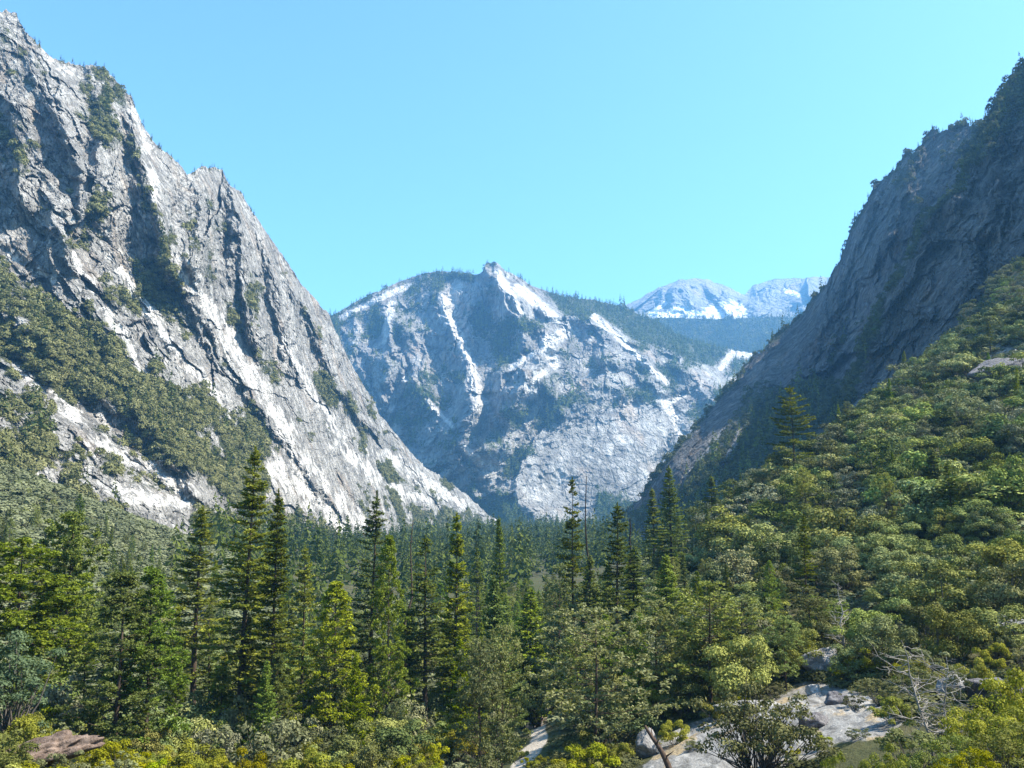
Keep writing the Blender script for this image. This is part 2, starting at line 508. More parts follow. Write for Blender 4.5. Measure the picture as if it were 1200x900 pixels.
# --- left granite wall
L_CREST = [(-170, -130), (-60, -40), (0, 14), (8, 11), (20, 18), (32, 38), (50, 58), (70, 72), (98, 78), (112, 76), (130, 88), (146, 106), (154, 112), (158, 126), (168, 149), (183, 170), (200, 182), (213, 195), (219, 205), (224, 202), (234, 197), (252, 195), (261, 201), (265, 213), (270, 218), (284, 227), (291, 243), (310, 268), (325, 290), (340, 312), (355, 335), (370, 352), (385, 368), (395, 392), (408, 420), (425, 450), (445, 485), (470, 518), (490, 540), (520, 562), (545, 580), (570, 600), (590, 615)]
L_FOOT = [(-170, 560), (0, 590), (100, 640), (230, 710), (330, 680), (420, 655), (520, 630), (590, 622)]
L_CTRL = [(-170, 540, 430), (-170, 300, 640), (-170, -130, 960), (0, 590, 455), (0, 560, 480), (0, 450, 572), (0, 350, 690), (0, 250, 762), (0, 150, 845), (0, 12, 1000),
          (100, 620, 505), (100, 480, 640), (100, 350, 745), (100, 220, 830), (100, 78, 1010), (200, 700, 520), (200, 660, 560), (200, 560, 655), (200, 450, 800), (200, 350, 880), (200, 250, 965), (200, 185, 1060),
          (300, 690, 700), (300, 600, 850), (300, 480, 1000), (300, 380, 1110), (300, 255, 1250), (400, 650, 1120), (400, 560, 1290), (400, 480, 1430), (400, 400, 1570), (500, 630, 1680), (500, 560, 1850), (500, 550, 1890), (590, 620, 2150)]
L_RIDGES = [
    ([(148, 108), (160, 160), (172, 215), (190, 270), (205, 315)], 48, 18, 42),
    ([(110, 76), (125, 130), (118, 170), (112, 205)], 40, 14, 40),
    ([(232, 198), (236, 245), (232, 285), (229, 308)], 38, 18, 30),
    ([(270, 215), (279, 262), (282, 330), (296, 400)], 52, 14, 34),
    ([(300, 255), (318, 320), (330, 380), (345, 430)], 40, 12, 34),
    ([(345, 320), (372, 390), (392, 450), (430, 500)], 45, 14, 40),
    ([(378, 360), (412, 430), (455, 500)], 35, 10, 30),
    ([(40, 60), (60, 110), (80, 160)], 35, 16, 46),
    ([(15, 130), (25, 180), (20, 230)], 35, 12, 40),
    ([(70, 155), (95, 200), (92, 240)], 30, 12, 26),
    ([(60, 250), (85, 310), (120, 345)], 25, 12, 40),
    ([(190, 300), (235, 370), (262, 430), (275, 470)], 20, 14, 26),
    ([(145, 275), (185, 325), (230, 385)], -12, 12, 20),
    ([(205, 215), (200, 300)], -24, 10, 14),
    ([(262, 232), (262, 300)], -30, 8, 10),
    ([(285, 450), (330, 510), (390, 590)], 30, 14, 50),
    ([(240, 400), (270, 450), (300, 500)], -24, 14, 14),
    ([(130, 440), (180, 500), (230, 580)], 22, 14, 40),
    ([(0, 390), (60, 440), (140, 520), (200, 570)], -26, 26, 30),
]
def L_detail(q, u, v):
    # joints that run down to the right; vertical flutes higher on the right
    ang = np.radians(52)
    a = q[:, 0] * math.cos(ang) + q[:, 1] * math.sin(ang)
    b = -q[:, 0] * math.sin(ang) + q[:, 1] * math.cos(ang)
    diag = ridged(np.stack([a / 150, b / 26, q[:, 2] / 90], 1), 4, 0.55, seed=11)
    vert = ridged(np.stack([q[:, 0] / 24, q[:, 1] / 150, q[:, 2] / 90], 1), 4, 0.55, seed=12)
    w = soft_poly(u, v, [(120, 60), (260, 190), (420, 420), (400, 470), (300, 420), (200, 330), (130, 250)], 30)
    hi = 0.5 + 0.5 * sstep(520, 380, v)
    wq = np.stack([fbm(q / 40, 3, seed=15), fbm(q / 40, 3, seed=16)], 1) * 9
    a, b, x, y = a + wq[:, 0], b + wq[:, 1], q[:, 0] + wq[:, 0], q[:, 1] + wq[:, 1]
    st = np.stack
    fd = facets(st([a / 300, b / 100], 1), 300) * 26 + facets(st([a / 140, b / 40], 1), 301) * 20 + facets(st([a / 55, b / 18], 1), 311) * 10 + facets(st([a / 20, b / 8], 1), 321) * 4.5
    fv = facets(st([x / 48, y / 240], 1), 331) * 24 + facets(st([x / 18, y / 60], 1), 341) * 12 + facets(st([x / 8, y / 22], 1), 351) * 4.5
    sm = 1 - 0.65 * np.clip(streaks(u, v, L_WHITE), 0, 1)
    return ((diag * 7 + fd) * (1 - w) + (vert * 8 + fv) * w) * hi * (0.35 + 0.65 * sm) + (facets(q[:, :2] / 5.5, 361) * 2.2 + fbm(q / 14, 3, 0.6, seed=14) * 2.0) * sm
L_VEG = [
    ([(-170, 300), (0, 345), (45, 330), (75, 350), (110, 385), (150, 425), (185, 440), (245, 458), (300, 505), (335, 560), (318, 592), (285, 590), (240, 572), (175, 512), (125, 470), (60, 450), (20, 425), (-170, 390)], 0.95, 10),
    ([(45, 170), (75, 180), (110, 205), (150, 235), (176, 262), (165, 275), (120, 262), (85, 240), (55, 215)], 0.5, 10),
    ([(0, 40), (25, 30), (40, 55), (20, 70), (0, 60)], 0.3, 8),
    ([(88, 84), (100, 76), (118, 84), (112, 100), (98, 104)], 0.35, 6),
    ([(270, 440), (300, 470), (345, 560), (390, 620), (350, 600), (300, 520)], 0.6, 8),
    ([(420, 500), (470, 530), (520, 560), (580, 605), (580, 640), (500, 640), (420, 650), (350, 660), (300, 690), (200, 720), (230, 600), (330, 600), (400, 630), (470, 618), (430, 560)], 0.75, 10),
    ([(-170, 470), (0, 480), (60, 500), (115, 560), (100, 600), (40, 570), (-170, 540)], 0.55, 12),
]
L_WHITE = [([(222, 325), (262, 385), (300, 445), (345, 520), (400, 590), (430, 625)], 13), ([(140, 320), (185, 380), (232, 440), (258, 472)], 9), ([(115, 350), (150, 400), (170, 440)], 8), ([(205, 300), (240, 345)], 6),
           ([(440, 528), (490, 560), (540, 592)], 10), ([(395, 520), (440, 560), (500, 590)], 8), ([(320, 545), (370, 590), (425, 632)], 15), ([(0, 403), (28, 424)], 4), ([(110, 515), (170, 545), (235, 582)], 9),
           ([(100, 560), (165, 585), (225, 590)], 10), ([(120, 600), (170, 622)], 4), ([(90, 300), (130, 380)], 9), ([(20, 430), (90, 490)], 6), ([(55, 55), (85, 92)], 8), ([(160, 130), (185, 230)], 9), ([(330, 390), (370, 470), (400, 510)], 7), ([(0, 290), (60, 330)], 6)]
def L_veg(u, v, q):
    n = wnoise(q, 45, 21)
    out = np.zeros(len(u))
    for poly, a, s in L_VEG:
        out = np.maximum(out, soft_poly(u + wnoise(q, 60, 30) * 14, v + wnoise(q, 60, 31) * 14, poly, s * 1.4) * (a + 0.55 * np.minimum(wnoise(q, 38, 33), 0.1)))
    base = 0.16 + 0.55 * np.clip(wnoise(q * np.array([1, .6, 1]), 70, 22) + 0.1, 0, 1)
    base *= 1 - 0.6 * sstep(200, 380, u) * sstep(520, 300, v)
    out = np.maximum(out, base)
    ang = np.radians(52)
    a = q[:, 0] * math.cos(ang) + q[:, 1] * math.sin(ang); b = -q[:, 0] * math.sin(ang) + q[:, 1] * math.cos(ang)
    crk = ridged(np.stack([a / 120, b / 30, q[:, 2] / 60], 1), 3, seed=24)
    out = out + n * 0.5 + np.clip(crk - 0.25, 0, 1) * 0.35 * sstep(420, 250, u) + wnoise(q, 16, 25, 2) * 0.25
    out -= 0.20 * sstep(330, 230, v)
    out -= streaks(u, v, L_WHITE) * (0.75 + 0.5 * wnoise(q, 14, 26, 2))
    return np.clip(out, 0, 1)
def L_white(u, v, q):
    return np.clip(streaks(u + wnoise(q, 25, 27) * 6, v + wnoise(q, 25, 28) * 6, L_WHITE) * (0.72 + 0.6 * wnoise(q, 12, 29, 3)) + wnoise(q, 40, 23) * 0.4 + 0.12, 0, 1)
M['granite'] = rock_mat('left_wall_granite', (0.185, 0.175, 0.162), (0.355, 0.338, 0.312), (0.51, 0.488, 0.452), 1.0, R(-30), brightslab=(0.74, 0.71, 0.665))
left = mountain('granite_mountain', M['granite'], np.arange(-170, 591, 1.25), L_CREST, L_FOOT, L_CTRL, 500, L_RIDGES, L_detail, L_white, L_veg, crestjag=1.7)

# --- the pointed peak in the middle
S_CREST = [(300, 420), (385, 371), (400, 364), (420, 352), (450, 338), (480, 326), (500, 319), (520, 318), (545, 321), (560, 322), (566, 318), (569, 308), (573, 306), (576, 310), (579, 306), (584, 309), (592, 317), (605, 324), (622, 334), (650, 345), (680, 350), (700, 353), (725, 358), (745, 366), (770, 378), (800, 395), (840, 406), (880, 414), (930, 420), (1000, 425)]
S_FOOT = [(300, 640), (420, 645), (1000, 640)]
S_CTRL = [(300, 640, 2900), (300, 420, 3400), (400, 640, 2750), (400, 500, 3000), (390, 371, 3500), (480, 640, 2620), (480, 500, 2920), (480, 400, 3200), (480, 326, 3650), (578, 640, 2560), (578, 600, 2650), (578, 500, 2880), (578, 400, 3130), (578, 306, 3420),
          (680, 640, 2500), (680, 560, 2680), (680, 500, 2850), (680, 420, 3150), (680, 350, 3650), (760, 640, 2520), (760, 560, 2720), (760, 480, 3000), (760, 372, 3800), (850, 640, 2650), (850, 480, 3200), (850, 408, 3900), (1000, 640, 2800), (1000, 425, 4000)]
S_RIDGES = [
    ([(576, 306), (590, 345), (612, 385), (613, 418), (592, 458), (578, 486), (572, 520)], 250, 50, 50),
    ([(512, 336), (519, 358), (530, 385), (545, 415), (552, 445), (556, 478), (548, 512)], 150, 50, 16),
    ([(440, 345), (462, 390), (482, 440), (520, 500), (545, 545)], 150, 42, 46),
    ([(688, 360), (700, 372), (730, 400), (755, 426), (781, 448)], 200, 50, 56),
    ([(648, 350), (640, 380), (640, 405), (622, 440), (600, 480), (590, 520)], 150, 26, 34),
    ([(412, 360), (420, 410), (440, 460), (455, 500)], 80, 24, 30),
    ([(590, 315), (607, 338), (652, 374)], 80, 26, 16),
    ([(800, 398), (815, 440), (840, 480)], 150, 34, 40),
    ([(720, 430), (690, 455), (660, 485)], 80, 26, 34),
    ([(620, 530), (600, 565), (610, 605)], 150, 40, 70),
    ([(545, 336), (527, 376), (545, 405), (558, 450), (569, 478), (560, 514)], -25, 12, 8),
    ([(660, 385), (648, 425), (620, 450), (632, 470), (614, 505)], -30, 12, 14),
    ([(470, 400), (480, 437), (464, 470), (453, 500)], -70, 14, 16),
    ([(821, 451), (785, 473), (795, 505), (770, 545)], -80, 14, 20),
    ([(540, 560), (570, 590)], -60, 40, 24),
]
def S_detail(q, u, v):
    ang = np.radians(-24)
    a = q[:, 0] * math.cos(ang) + q[:, 1] * math.sin(ang)
    b = -q[:, 0] * math.sin(ang) + q[:, 1] * math.cos(ang)
    low = sstep(440, 520, v)
    lay = ridged(np.stack([a / 320, b / 62, q[:, 2] / 250], 1), 4, 0.55, seed=41)
    vert = ridged(np.stack([q[:, 0] / 85, q[:, 1] / 260, q[:, 2] / 250], 1), 5, 0.58, seed=42)
    blk = ridged(q / 190, 5, 0.6, seed=43)
    slab = soft_poly(u, v, [(600, 540), (680, 490), (800, 485), (790, 560), (740, 605), (600, 600)], 20)
    wq = np.stack([fbm(q / 120, 3, seed=45), fbm(q / 120, 3, seed=46)], 1) * 25
    a, b, x, y = a + wq[:, 0], b + wq[:, 1], q[:, 0] + wq[:, 0], q[:, 1] + wq[:, 1]
    st = np.stack
    fl = facets(st([a / 300, b / 90], 1), 401) * 24 + facets(st([a / 110, b / 36], 1), 411) * 20 + facets(st([a / 45, b / 16], 1), 421) * 10
    fv = facets(st([x / 130, y / 260], 1), 431) * 20 + facets(st([x / 55, y / 100], 1), 441) * 20 + facets(st([x / 22, y / 40], 1), 451) * 12
    return (lay * 12 + fl) * low * (1 - 0.85 * slab) + (vert * 14 + fv) * (1 - low) + blk * 8 * (1 - slab) + facets(q[:, :2] / 14, 461) * 3.6 * (1 - 0.75 * slab)
S_FOREST = [
    ([(380, 365), (400, 362), (445, 335), (440, 350), (410, 380), (390, 400)], 0.8, 5), ([(485, 317), (565, 317), (556, 332), (530, 336), (505, 338)], 0.85, 5),
    ([(640, 338), (760, 365), (850, 405), (900, 410), (900, 440), (830, 430), (790, 415), (740, 400), (705, 375), (660, 372)], 0.85, 6),
    ([(540, 585), (600, 570), (620, 600), (620, 640), (480, 640), (480, 610)], 0.9, 8), ([(690, 562), (740, 560), (760, 600), (700, 620)], 0.85, 8), ([(760, 530), (800, 510), (810, 560), (770, 590)], 0.7, 6),
    ([(465, 440), (500, 425), (540, 470), (550, 530), (500, 560), (470, 520)], 0.42, 12), ([(580, 480), (640, 450), (690, 460), (660, 500), (600, 520)], 0.55, 10), ([(400, 390), (450, 400), (470, 450), (430, 470)], 0.4, 12)]
S_WHITE = [([(536, 338), (530, 352), (525, 372)], 13), ([(520, 348), (527, 372), (541, 402), (553, 427), (557, 452), (569, 478), (561, 514)], 7), ([(558, 445), (566, 480)], 12), ([(545, 525), (563, 543)], 8), ([(585, 319), (596, 345), (607, 363)], 8), ([(607, 338), (630, 356), (652, 375)], 8),
           ([(664, 387), (640, 404), (650, 424)], 10), ([(637, 437), (618, 451), (633, 470), (615, 503)], 6), ([(459, 356), (450, 400)], 5), ([(479, 437), (465, 465), (453, 490)], 5), ([(697, 371), (730, 400), (755, 426), (781, 448)], 5),
           ([(781, 473), (792, 490), (796, 503)], 9), ([(821, 451), (785, 473)], 4), ([(876, 416), (858, 414), (845, 432)], 7), ([(400, 372), (440, 352), (480, 334)], 4), ([(600, 430), (625, 415)], 5), ([(500, 470), (530, 500)], 4)]
S_SLAB = [(595, 590), (612, 548), (650, 505), (690, 492), (770, 476), (795, 495), (785, 555), (750, 590), (700, 570), (690, 600), (640, 612)]
def S_veg(u, v, q):
    out = np.zeros(len(u))
    for poly, a, s in S_FOREST:
        out = np.maximum(out, soft_poly(u, v, poly, s) * a)
    base = 0.31 + 0.5 * np.clip(wnoise(q, 150, 51) + 0.1, 0, 1)
    out = np.maximum(out, base) + wnoise(q, 60, 52) * 0.35
    out -= streaks(u, v, S_WHITE) * 0.9 + soft_poly(u, v, S_SLAB, 10) * 0.7
    return np.clip(out, 0, 1)
def S_white(u, v, q):
    return np.clip(np.maximum(streaks(u, v, S_WHITE), soft_poly(u, v, S_SLAB, 18) * 0.36) + wnoise(q, 120, 53) * 0.25 + 0.04, 0, 1)
M['granite_far'] = rock_mat('peak_granite', (0.115, 0.112, 0.106), (0.245, 0.236, 0.222), (0.42, 0.405, 0.375), 0.30, R(20), 0.5, brightslab=(0.54, 0.515, 0.475), bump=4.0, speck=0.9, crack=0.42)
peak = mountain('pointed_peak_mountain', M['granite_far'], np.arange(300, 1001, 1.05), S_CREST, S_FOOT, S_CTRL, 330, S_RIDGES, S_detail, S_white, S_veg, back=(0.05, 0.2), crestjag=0.7)

# --- forested ridge behind, and the far bare peaks
F_CREST = [(650, 385), (735, 376), (780, 372), (850, 374), (900, 372), (960, 371), (1100, 360)]
F_FOOT = [(650, 470), (1100, 470)]
F_CTRL = [(650, 470, 4300), (650, 385, 5300), (850, 470, 4300), (850, 372, 5300), (1100, 470, 4300), (1100, 360, 5300), (850, 420, 4700)]
M['forest_ridge'] = rock_mat('forested_ridge_ground', (0.25, 0.25, 0.25), (0.38, 0.38, 0.37), (0.5, 0.5, 0.49), 0.15, 0, 0.4)
ridge = mountain('forested_ridge_hill', M['forest_ridge'], np.arange(650, 1101, 2.0), F_CREST, F_FOOT, F_CTRL, 110, [], lambda q, u, v: fbm(q / 400, 4, 0.5, seed=61) * 90,
                 lambda u, v, q: np.full(len(u), 0.1), lambda u, v, q: np.clip(0.85 + wnoise(q, 200, 62) * 0.25, 0, 1), back=(0.03, 0.1), crestjag=0.6)
P_CREST = [(640, 390), (735, 357), (755, 346), (775, 336), (795, 328), (812, 326), (828, 327), (845, 333), (860, 339), (872, 346), (882, 335), (895, 330), (910, 327), (930, 326), (965, 324), (1010, 330), (1120, 320)]
P_FOOT = [(640, 410), (1120, 410)]
P_CTRL = [(640, 410, 5700), (640, 390, 6400), (760, 400, 5700), (800, 327, 6900), (875, 400, 5700), (875, 346, 7000), (930, 326, 7000), (930, 400, 5700), (1120, 410, 5700), (1120, 320, 7000), (870, 370, 6300)]
P_RIDGES = [([(812, 326), (830, 350), (845, 375)], 230, 45, 45), ([(790, 330), (780, 352), (775, 375)], 140, 25, 25), ([(910, 327), (900, 350), (890, 375)], 210, 30, 60), ([(850, 335), (865, 355)], 110, 20, 20), ([(872, 346), (873, 375)], -200, 14, 14), ([(950, 325), (940, 350)], 150, 20, 24)]
M['granite_blue'] = rock_mat('far_peak_granite', (0.14, 0.14, 0.14), (0.22, 0.22, 0.22), (0.32, 0.32, 0.31), 0.10, 0, 0.35, brightslab=(0.82, 0.82, 0.82), bump=4.0, crack=0.3)
P_W = [([(764, 370), (785, 371), (802, 364)], 9), ([(800, 376), (825, 371), (850, 362), (866, 365)], 13), ([(812, 366), (840, 372)], 5), ([(780, 355), (770, 362)], 4), ([(920, 340), (935, 346)], 4)]
mountain('far_peak_mountain', M['granite_blue'], np.arange(640, 1121, 1.6), P_CREST, P_FOOT, P_CTRL, 110, P_RIDGES, lambda q, u, v: ridged(q / 500, 5, 0.6, seed=71) * 110 + facets(q[:, :2] / 300, 75) * 120 + facets(q[:, :2] / 120, 76) * 50,
         lambda u, v, q: np.clip(streaks(u, v, P_W) * 1.2 + wnoise(q, 300, 73) * 0.22, 0, 1), lambda u, v, q: np.clip(sstep(366, 384, v) * 0.7 + wnoise(q, 300, 72) * 0.3, 0, 1), back=(0.03, 0.08), crestjag=0.7)

# --- right cliff in shade: a nearer buttress stands in front of a long back wall
R_CREST = [(650, 652), (700, 632), (725, 612), (745, 586), (765, 560), (785, 533), (805, 510), (830, 480), (850, 455), (880, 420), (905, 398), (930, 375), (950, 352), (972, 326), (985, 305), (990, 288), (996, 270), (1010, 245), (1025, 216), (1042, 204), (1060, 182), (1075, 172), (1090, 155), (1105, 150), (1122, 148), (1140, 144), (1152, 146), (1158, 138), (1170, 110), (1178, 96), (1190, 86), (1200, 74), (1260, 0), (1340, -80)]
R_FOOT = [(650, 668), (760, 650), (860, 620), (960, 590), (1060, 510), (1120, 440), (1200, 380), (1340, 320)]
R_CTRL = [(650, 668, 1250), (650, 652, 1300), (740, 655, 1000), (745, 590, 1250), (800, 640, 840), (800, 560, 1010), (800, 512, 1200), (860, 620, 720), (880, 500, 960), (880, 420, 1270), (960, 590, 600), (960, 480, 800), (950, 352, 1270), (1060, 510, 520), (1060, 400, 690), (1060, 300, 820), (1060, 182, 1080),
          (1120, 440, 500), (1120, 300, 690), (1120, 148, 960), (1200, 380, 480), (1200, 280, 590), (1200, 180, 690), (1200, 74, 850), (1340, 320, 440), (1340, -80, 800)]
R_EDGE = [(1160, 120), (1155, 146), (1127, 199), (1118, 222), (1080, 252), (1061, 306), (1034, 345), (1012, 400), (985, 470), (950, 560), (940, 620)]
def R_step(u, v):
    D, S = line_dist(u, v, R_EDGE)
    s = np.where(S > 0, D, -D)           # + = right of the edge = nearer buttress
    return 230 * sstep(2.5, -2.5, s) * sstep(580, 420, v) - 25 * np.exp(-((s - 6) / 14) ** 2) * (s > -2)
R_RIDGES = [([(1025, 218), (1008, 280), (985, 340), (960, 400)], 40, 40, 14), ([(1075, 175), (1060, 230), (1030, 300)], 35, 30, 12), ([(1118, 225), (1140, 300), (1130, 350)], 28, 40, 26), ([(1190, 90), (1160, 180), (1170, 260)], 35, 40, 20),
            ([(900, 405), (890, 460), (850, 540)], 35, 40, 18), ([(930, 440), (905, 520), (870, 590)], 30, 34, 18), ([(990, 360), (960, 440), (930, 500)], 25, 30, 14), ([(1150, 290), (1165, 330)], -20, 12, 12)]
def R_detail(q, u, v):
    ang = np.radians(118)
    a = q[:, 0] * math.cos(ang) + q[:, 1] * math.sin(ang)
    b = -q[:, 0] * math.sin(ang) + q[:, 1] * math.cos(ang)
    rib = ridged(np.stack([a / 170, b / 34, q[:, 2] / 90], 1), 4, 0.55, seed=81)
    blk = ridged(q / 70, 5, 0.58, seed=82)
    wq = np.stack([fbm(q / 40, 3, seed=85), fbm(q / 40, 3, seed=86)], 1) * 9
    a, b = a + wq[:, 0], b + wq[:, 1]
    st = np.stack
    return rib * 7 + blk * 4 + facets(st([a / 120, b / 42], 1), 501) * 28 + facets(st([a / 260, b / 90], 1), 502) * 22 + facets(st([a / 48, b / 19], 1), 511) * 11 + facets(st([a / 18, b / 8], 1), 521) * 7 + facets(q[:, :2] / 5.5, 531) * 3.5
R_W = [([(868, 505), (852, 540), (838, 575), (824, 602)], 5), ([(738, 640), (750, 626), (768, 634)], 9), ([(800, 560), (820, 540), (850, 500)], 2)]
def R_veg(u, v, q):
    D, S = line_dist(u, v, R_EDGE)
    edge = np.clip(1.25 - D / 16, 0, 1) * 0.85 * (S > 0)
    low = soft_poly(u, v, [(650, 600), (760, 600), (800, 570), (870, 480), (960, 430), (985, 470), (950, 530), (1000, 520), (960, 640), (650, 690)], 14) * 0.95
    top = soft_poly(u, v, [(1100, 190), (1160, 120), (1210, 60), (1340, -90), (1340, 120), (1200, 140), (1150, 190)], 14) * 0.75
    D2, _ = line_dist(u, v, R_CREST)
    cr = np.clip(1.1 - D2 / 9, 0, 1) * 0.7
    base = 0.10 + 0.45 * np.clip(wnoise(q, 70, 91), 0, 1)
    out = np.maximum.reduce([edge, low, top, cr, base]) + wnoise(q, 30, 92) * 0.38
    bare = soft_poly(u, v, [(1035, 350), (1080, 270), (1125, 220), (1210, 170), (1210, 280), (1120, 380), (1040, 440)], 16)
    return np.clip(out - 0.3 * bare - streaks(u, v, R_W), 0, 1)
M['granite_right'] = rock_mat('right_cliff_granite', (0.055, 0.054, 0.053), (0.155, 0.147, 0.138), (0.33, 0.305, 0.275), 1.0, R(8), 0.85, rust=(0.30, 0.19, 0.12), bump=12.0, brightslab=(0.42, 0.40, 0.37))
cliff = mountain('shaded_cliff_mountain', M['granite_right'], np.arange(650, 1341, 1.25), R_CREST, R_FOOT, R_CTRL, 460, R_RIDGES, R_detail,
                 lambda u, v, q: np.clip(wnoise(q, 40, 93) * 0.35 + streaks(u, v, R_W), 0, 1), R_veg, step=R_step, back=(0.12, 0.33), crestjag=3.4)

# ------------------------------------------------------------------ foliage building blocks
def diamonds(c, d, w, ln, wd):
    """leaf faces: centre c, long axis d, cross axis w"""
    ln, wd = np.asarray(ln)[..., None], np.asarray(wd)[..., None]
    v = np.stack([c - d * ln * .5, c + w * wd * .5 + d * ln * .08, c + d * ln * .5, c - w * wd * .5 + d * ln * .08], 1)
    return v.reshape(-1, 3), np.arange(len(c) * 4).reshape(-1, 4)

def unit(a):
    return a / (np.linalg.norm(a, axis=-1, keepdims=True) + 1e-9)

def rand_dir(n, g):
    return unit(g.normal(size=(n, 3)))

def frame_for(n, g):
    r = rand_dir(len(n), g)
    d = unit(np.cross(n, r))
    return d, np.cross(n, d)

def tube(pts, rad, seg=6):
    """tapered tube along points; returns verts, quads"""
    pts = np.asarray(pts, float); rad = np.asarray(rad, float)
    tang = unit(np.gradient(pts, axis=0))
    ref = np.array([0.31, 0.95, 0.05])
    a = unit(np.cross(tang, ref)); b = np.cross(tang, a)
    th = np.linspace(0, 2 * np.pi, seg, endpoint=False)
    ring = pts[:, None] + rad[:, None, None] * (a[:, None] * np.cos(th)[None, :, None] + b[:, None] * np.sin(th)[None, :, None])
    n = len(pts)
    i = np.arange((n - 1) * seg); r, c = i // seg, i % seg
    f = np.stack([r * seg + c, r * seg + (c + 1) % seg, (r + 1) * seg + (c + 1) % seg, (r + 1) * seg + c], 1)
    return ring.reshape(-1, 3), f

class Acc:
    def __init__(s): s.v, s.f, s.n, s.t = [], [], 0, []
    def add(s, v, f, tint=None):
        s.v.append(v); s.f.append(np.asarray(f) + s.n); s.n += len(v)
        s.t.append(np.zeros(len(v)) if tint is None else tint)
    def mesh(s, name, mat, smooth=False):
        return fast_mesh(name, np.concatenate(s.v), np.concatenate(s.f), [mat], smooth, {'tint': np.concatenate(s.t)})

def conifer(name, seed, H=40.0, W=10.0, base=0.15, n_br=150, leaf=0.85, power=0.9, droop=0.25, dens=1.0, mat='fir', gap=0.15, top_round=0.0, upturn=0.3, sides=None, bark='bark', tuft=False, lean=0.0):
    """trunk mesh and crown mesh of one conifer"""
    g = np.random.default_rng(seed)
    tr, cr = Acc(), Acc()
    n = 14
    zz = np.linspace(-1.5, H * 0.985, n)
    sway = np.stack([np.sin(zz / H * 4 + seed) * H * 0.006 + lean * (zz / H) ** 1.3 * H, np.cos(zz / H * 3 + seed * 2) * H * 0.005, zz], 1)
    r0 = H * 0.0135
    v, f = tube(sway, r0 * (1 - np.linspace(0, 1, n) ** 0.8 * 0.94), 9)
    tr.add(v, f)
    def axis(z):
        return np.stack([np.interp(z, zz, sway[:, 0]), np.interp(z, zz, sway[:, 1]), z], -1)
    t = np.sort(g.random(n_br) ** 0.85)              # 0 = crown base, 1 = tip
    phase = g.random() * 6.28
    for k, tk in enumerate(t):
        z = H * (base + (1 - base) * tk * 0.985)
        prof = (1 - tk) ** power
        if top_round: prof = np.sqrt(max(0.0, 1 - tk ** 2.2)) * top_round + prof * (1 - top_round)
        low = min(1.0, 0.55 + tk * 3.5)               # lowest boughs a little shorter
        L = W * 0.5 * prof * low * g.uniform(0.5, 1.2) + 0.03 * H * (1 - tk) * 0.3 + 0.35
        az = phase + k * 2.399 + g.normal() * 0.35
        if sides is not None and math.cos(az - sides) < -0.2 and g.random() < 0.55: L *= 0.45
        if g.random() < gap: continue
        d0 = np.array([math.cos(az), math.sin(az), 0.0])
        s = np.linspace(0, 1, 5)
        rise = (0.35 * tk - droop * (1 - tk * 0.7)) * L
        bp = axis(z)[None] + d0[None] * (s * L)[:, None] + np.stack([s * 0, s * 0, rise * s + upturn * L * 0.35 * s ** 3], 1)
        v, f = tube(bp, (0.010 * H * 0.22 * (1 - tk * 0.6)) * np.array([1, .8, .6, .4, .12]) + 0.015, 3)
        tr.add(v, f)
        if tuft:
            nt = max(2, int(L * 1.3))
            for q in range(nt):
                ss = g.uniform(0.35, 1.0) if q else 1.0
                c0 = np.array([np.interp(ss, s, bp[:, i]) for i in range(3)]) + g.normal(size=3) * L * 0.10
                m = int(26 * dens)
                nd = rand_dir(m, g); nd[:, 2] = nd[:, 2] * 0.8 + 0.25; nd = unit(nd)
                rr = leaf * g.uniform(0.6, 1.15)
                c = c0 + nd * rr * g.uniform(0.25, 1.0, (m, 1)) * np.array([1, 1, 0.75])
                d, w = frame_for(nd, g)
                dd = unit(nd * 0.9 + d * 0.6)
                v, f = diamonds(c, dd, w, g.uniform(0.5, 1.0, m) * leaf * 0.75, g.uniform(0.25, 0.45, m) * leaf)
                cr.add(v, f, np.repeat(np.clip(g.normal(0.5, 0.25, m), 0, 1), 4))
        else:
            m = max(8, int(L * 10 * dens / leaf * 0.85))
            ss = np.clip(g.beta(1.7, 1.1, m), 0.08, 1.0)
            c = np.stack([np.interp(ss, s, bp[:, i]) for i in range(3)], 1)
            side = np.array([-d0[1], d0[0], 0])
            spread = (0.30 * L * (1.08 - ss) + 0.25) * g.uniform(-1, 1, m)
            c = c + side[None] * spread[:, None] + np.stack([g.normal(0, .10, m), g.normal(0, .10, m), g.normal(-0.05, 0.18, m) * leaf], 1)
            dd = unit(d0[None] * g.uniform(0.4, 1.0, (m, 1)) + side[None] * (np.sign(spread) * g.uniform(0.2, 1.0, m))[:, None] + np.stack([np.zeros(m), np.zeros(m), g.normal(0.05, 0.35, m)], 1))
            nn = unit(np.array([0, 0, 1.0])[None] + g.normal(size=(m, 3)) * 0.55 + d0[None] * 0.35)
            w = unit(np.cross(nn, dd))
            v, f = diamonds(c, dd, w, g.uniform(0.6, 1.25, m) * leaf, g.uniform(0.28, 0.55, m) * leaf)
            tone = g.normal(0.42, 0.14)
            cr.add(v, f, np.repeat(np.clip(g.normal(tone, 0.2, m), 0, 1), 4))
    # leader
    m = int(40 * dens)
    zt = H * (0.93 + 0.075 * g.random(m))
    c = axis(zt) + np.stack([g.normal(0, .02, m) * H * .25, g.normal(0, .02, m) * H * .25, g.normal(0, .1, m)], 1) * (1.02 - (zt / H - 0.93) / 0.075)[:, None].clip(0.1)
    dd = unit(np.stack([g.normal(0, .5, m), g.normal(0, .5, m), np.full(m, 0.9)], 1)); _, w = frame_for(dd, g)
    v, f = diamonds(c, dd, w, np.full(m, leaf * 0.9), np.full(m, leaf * 0.35))
    cr.add(v, f, np.repeat(np.clip(g.normal(0.45, .2, m), 0, 1), 4))
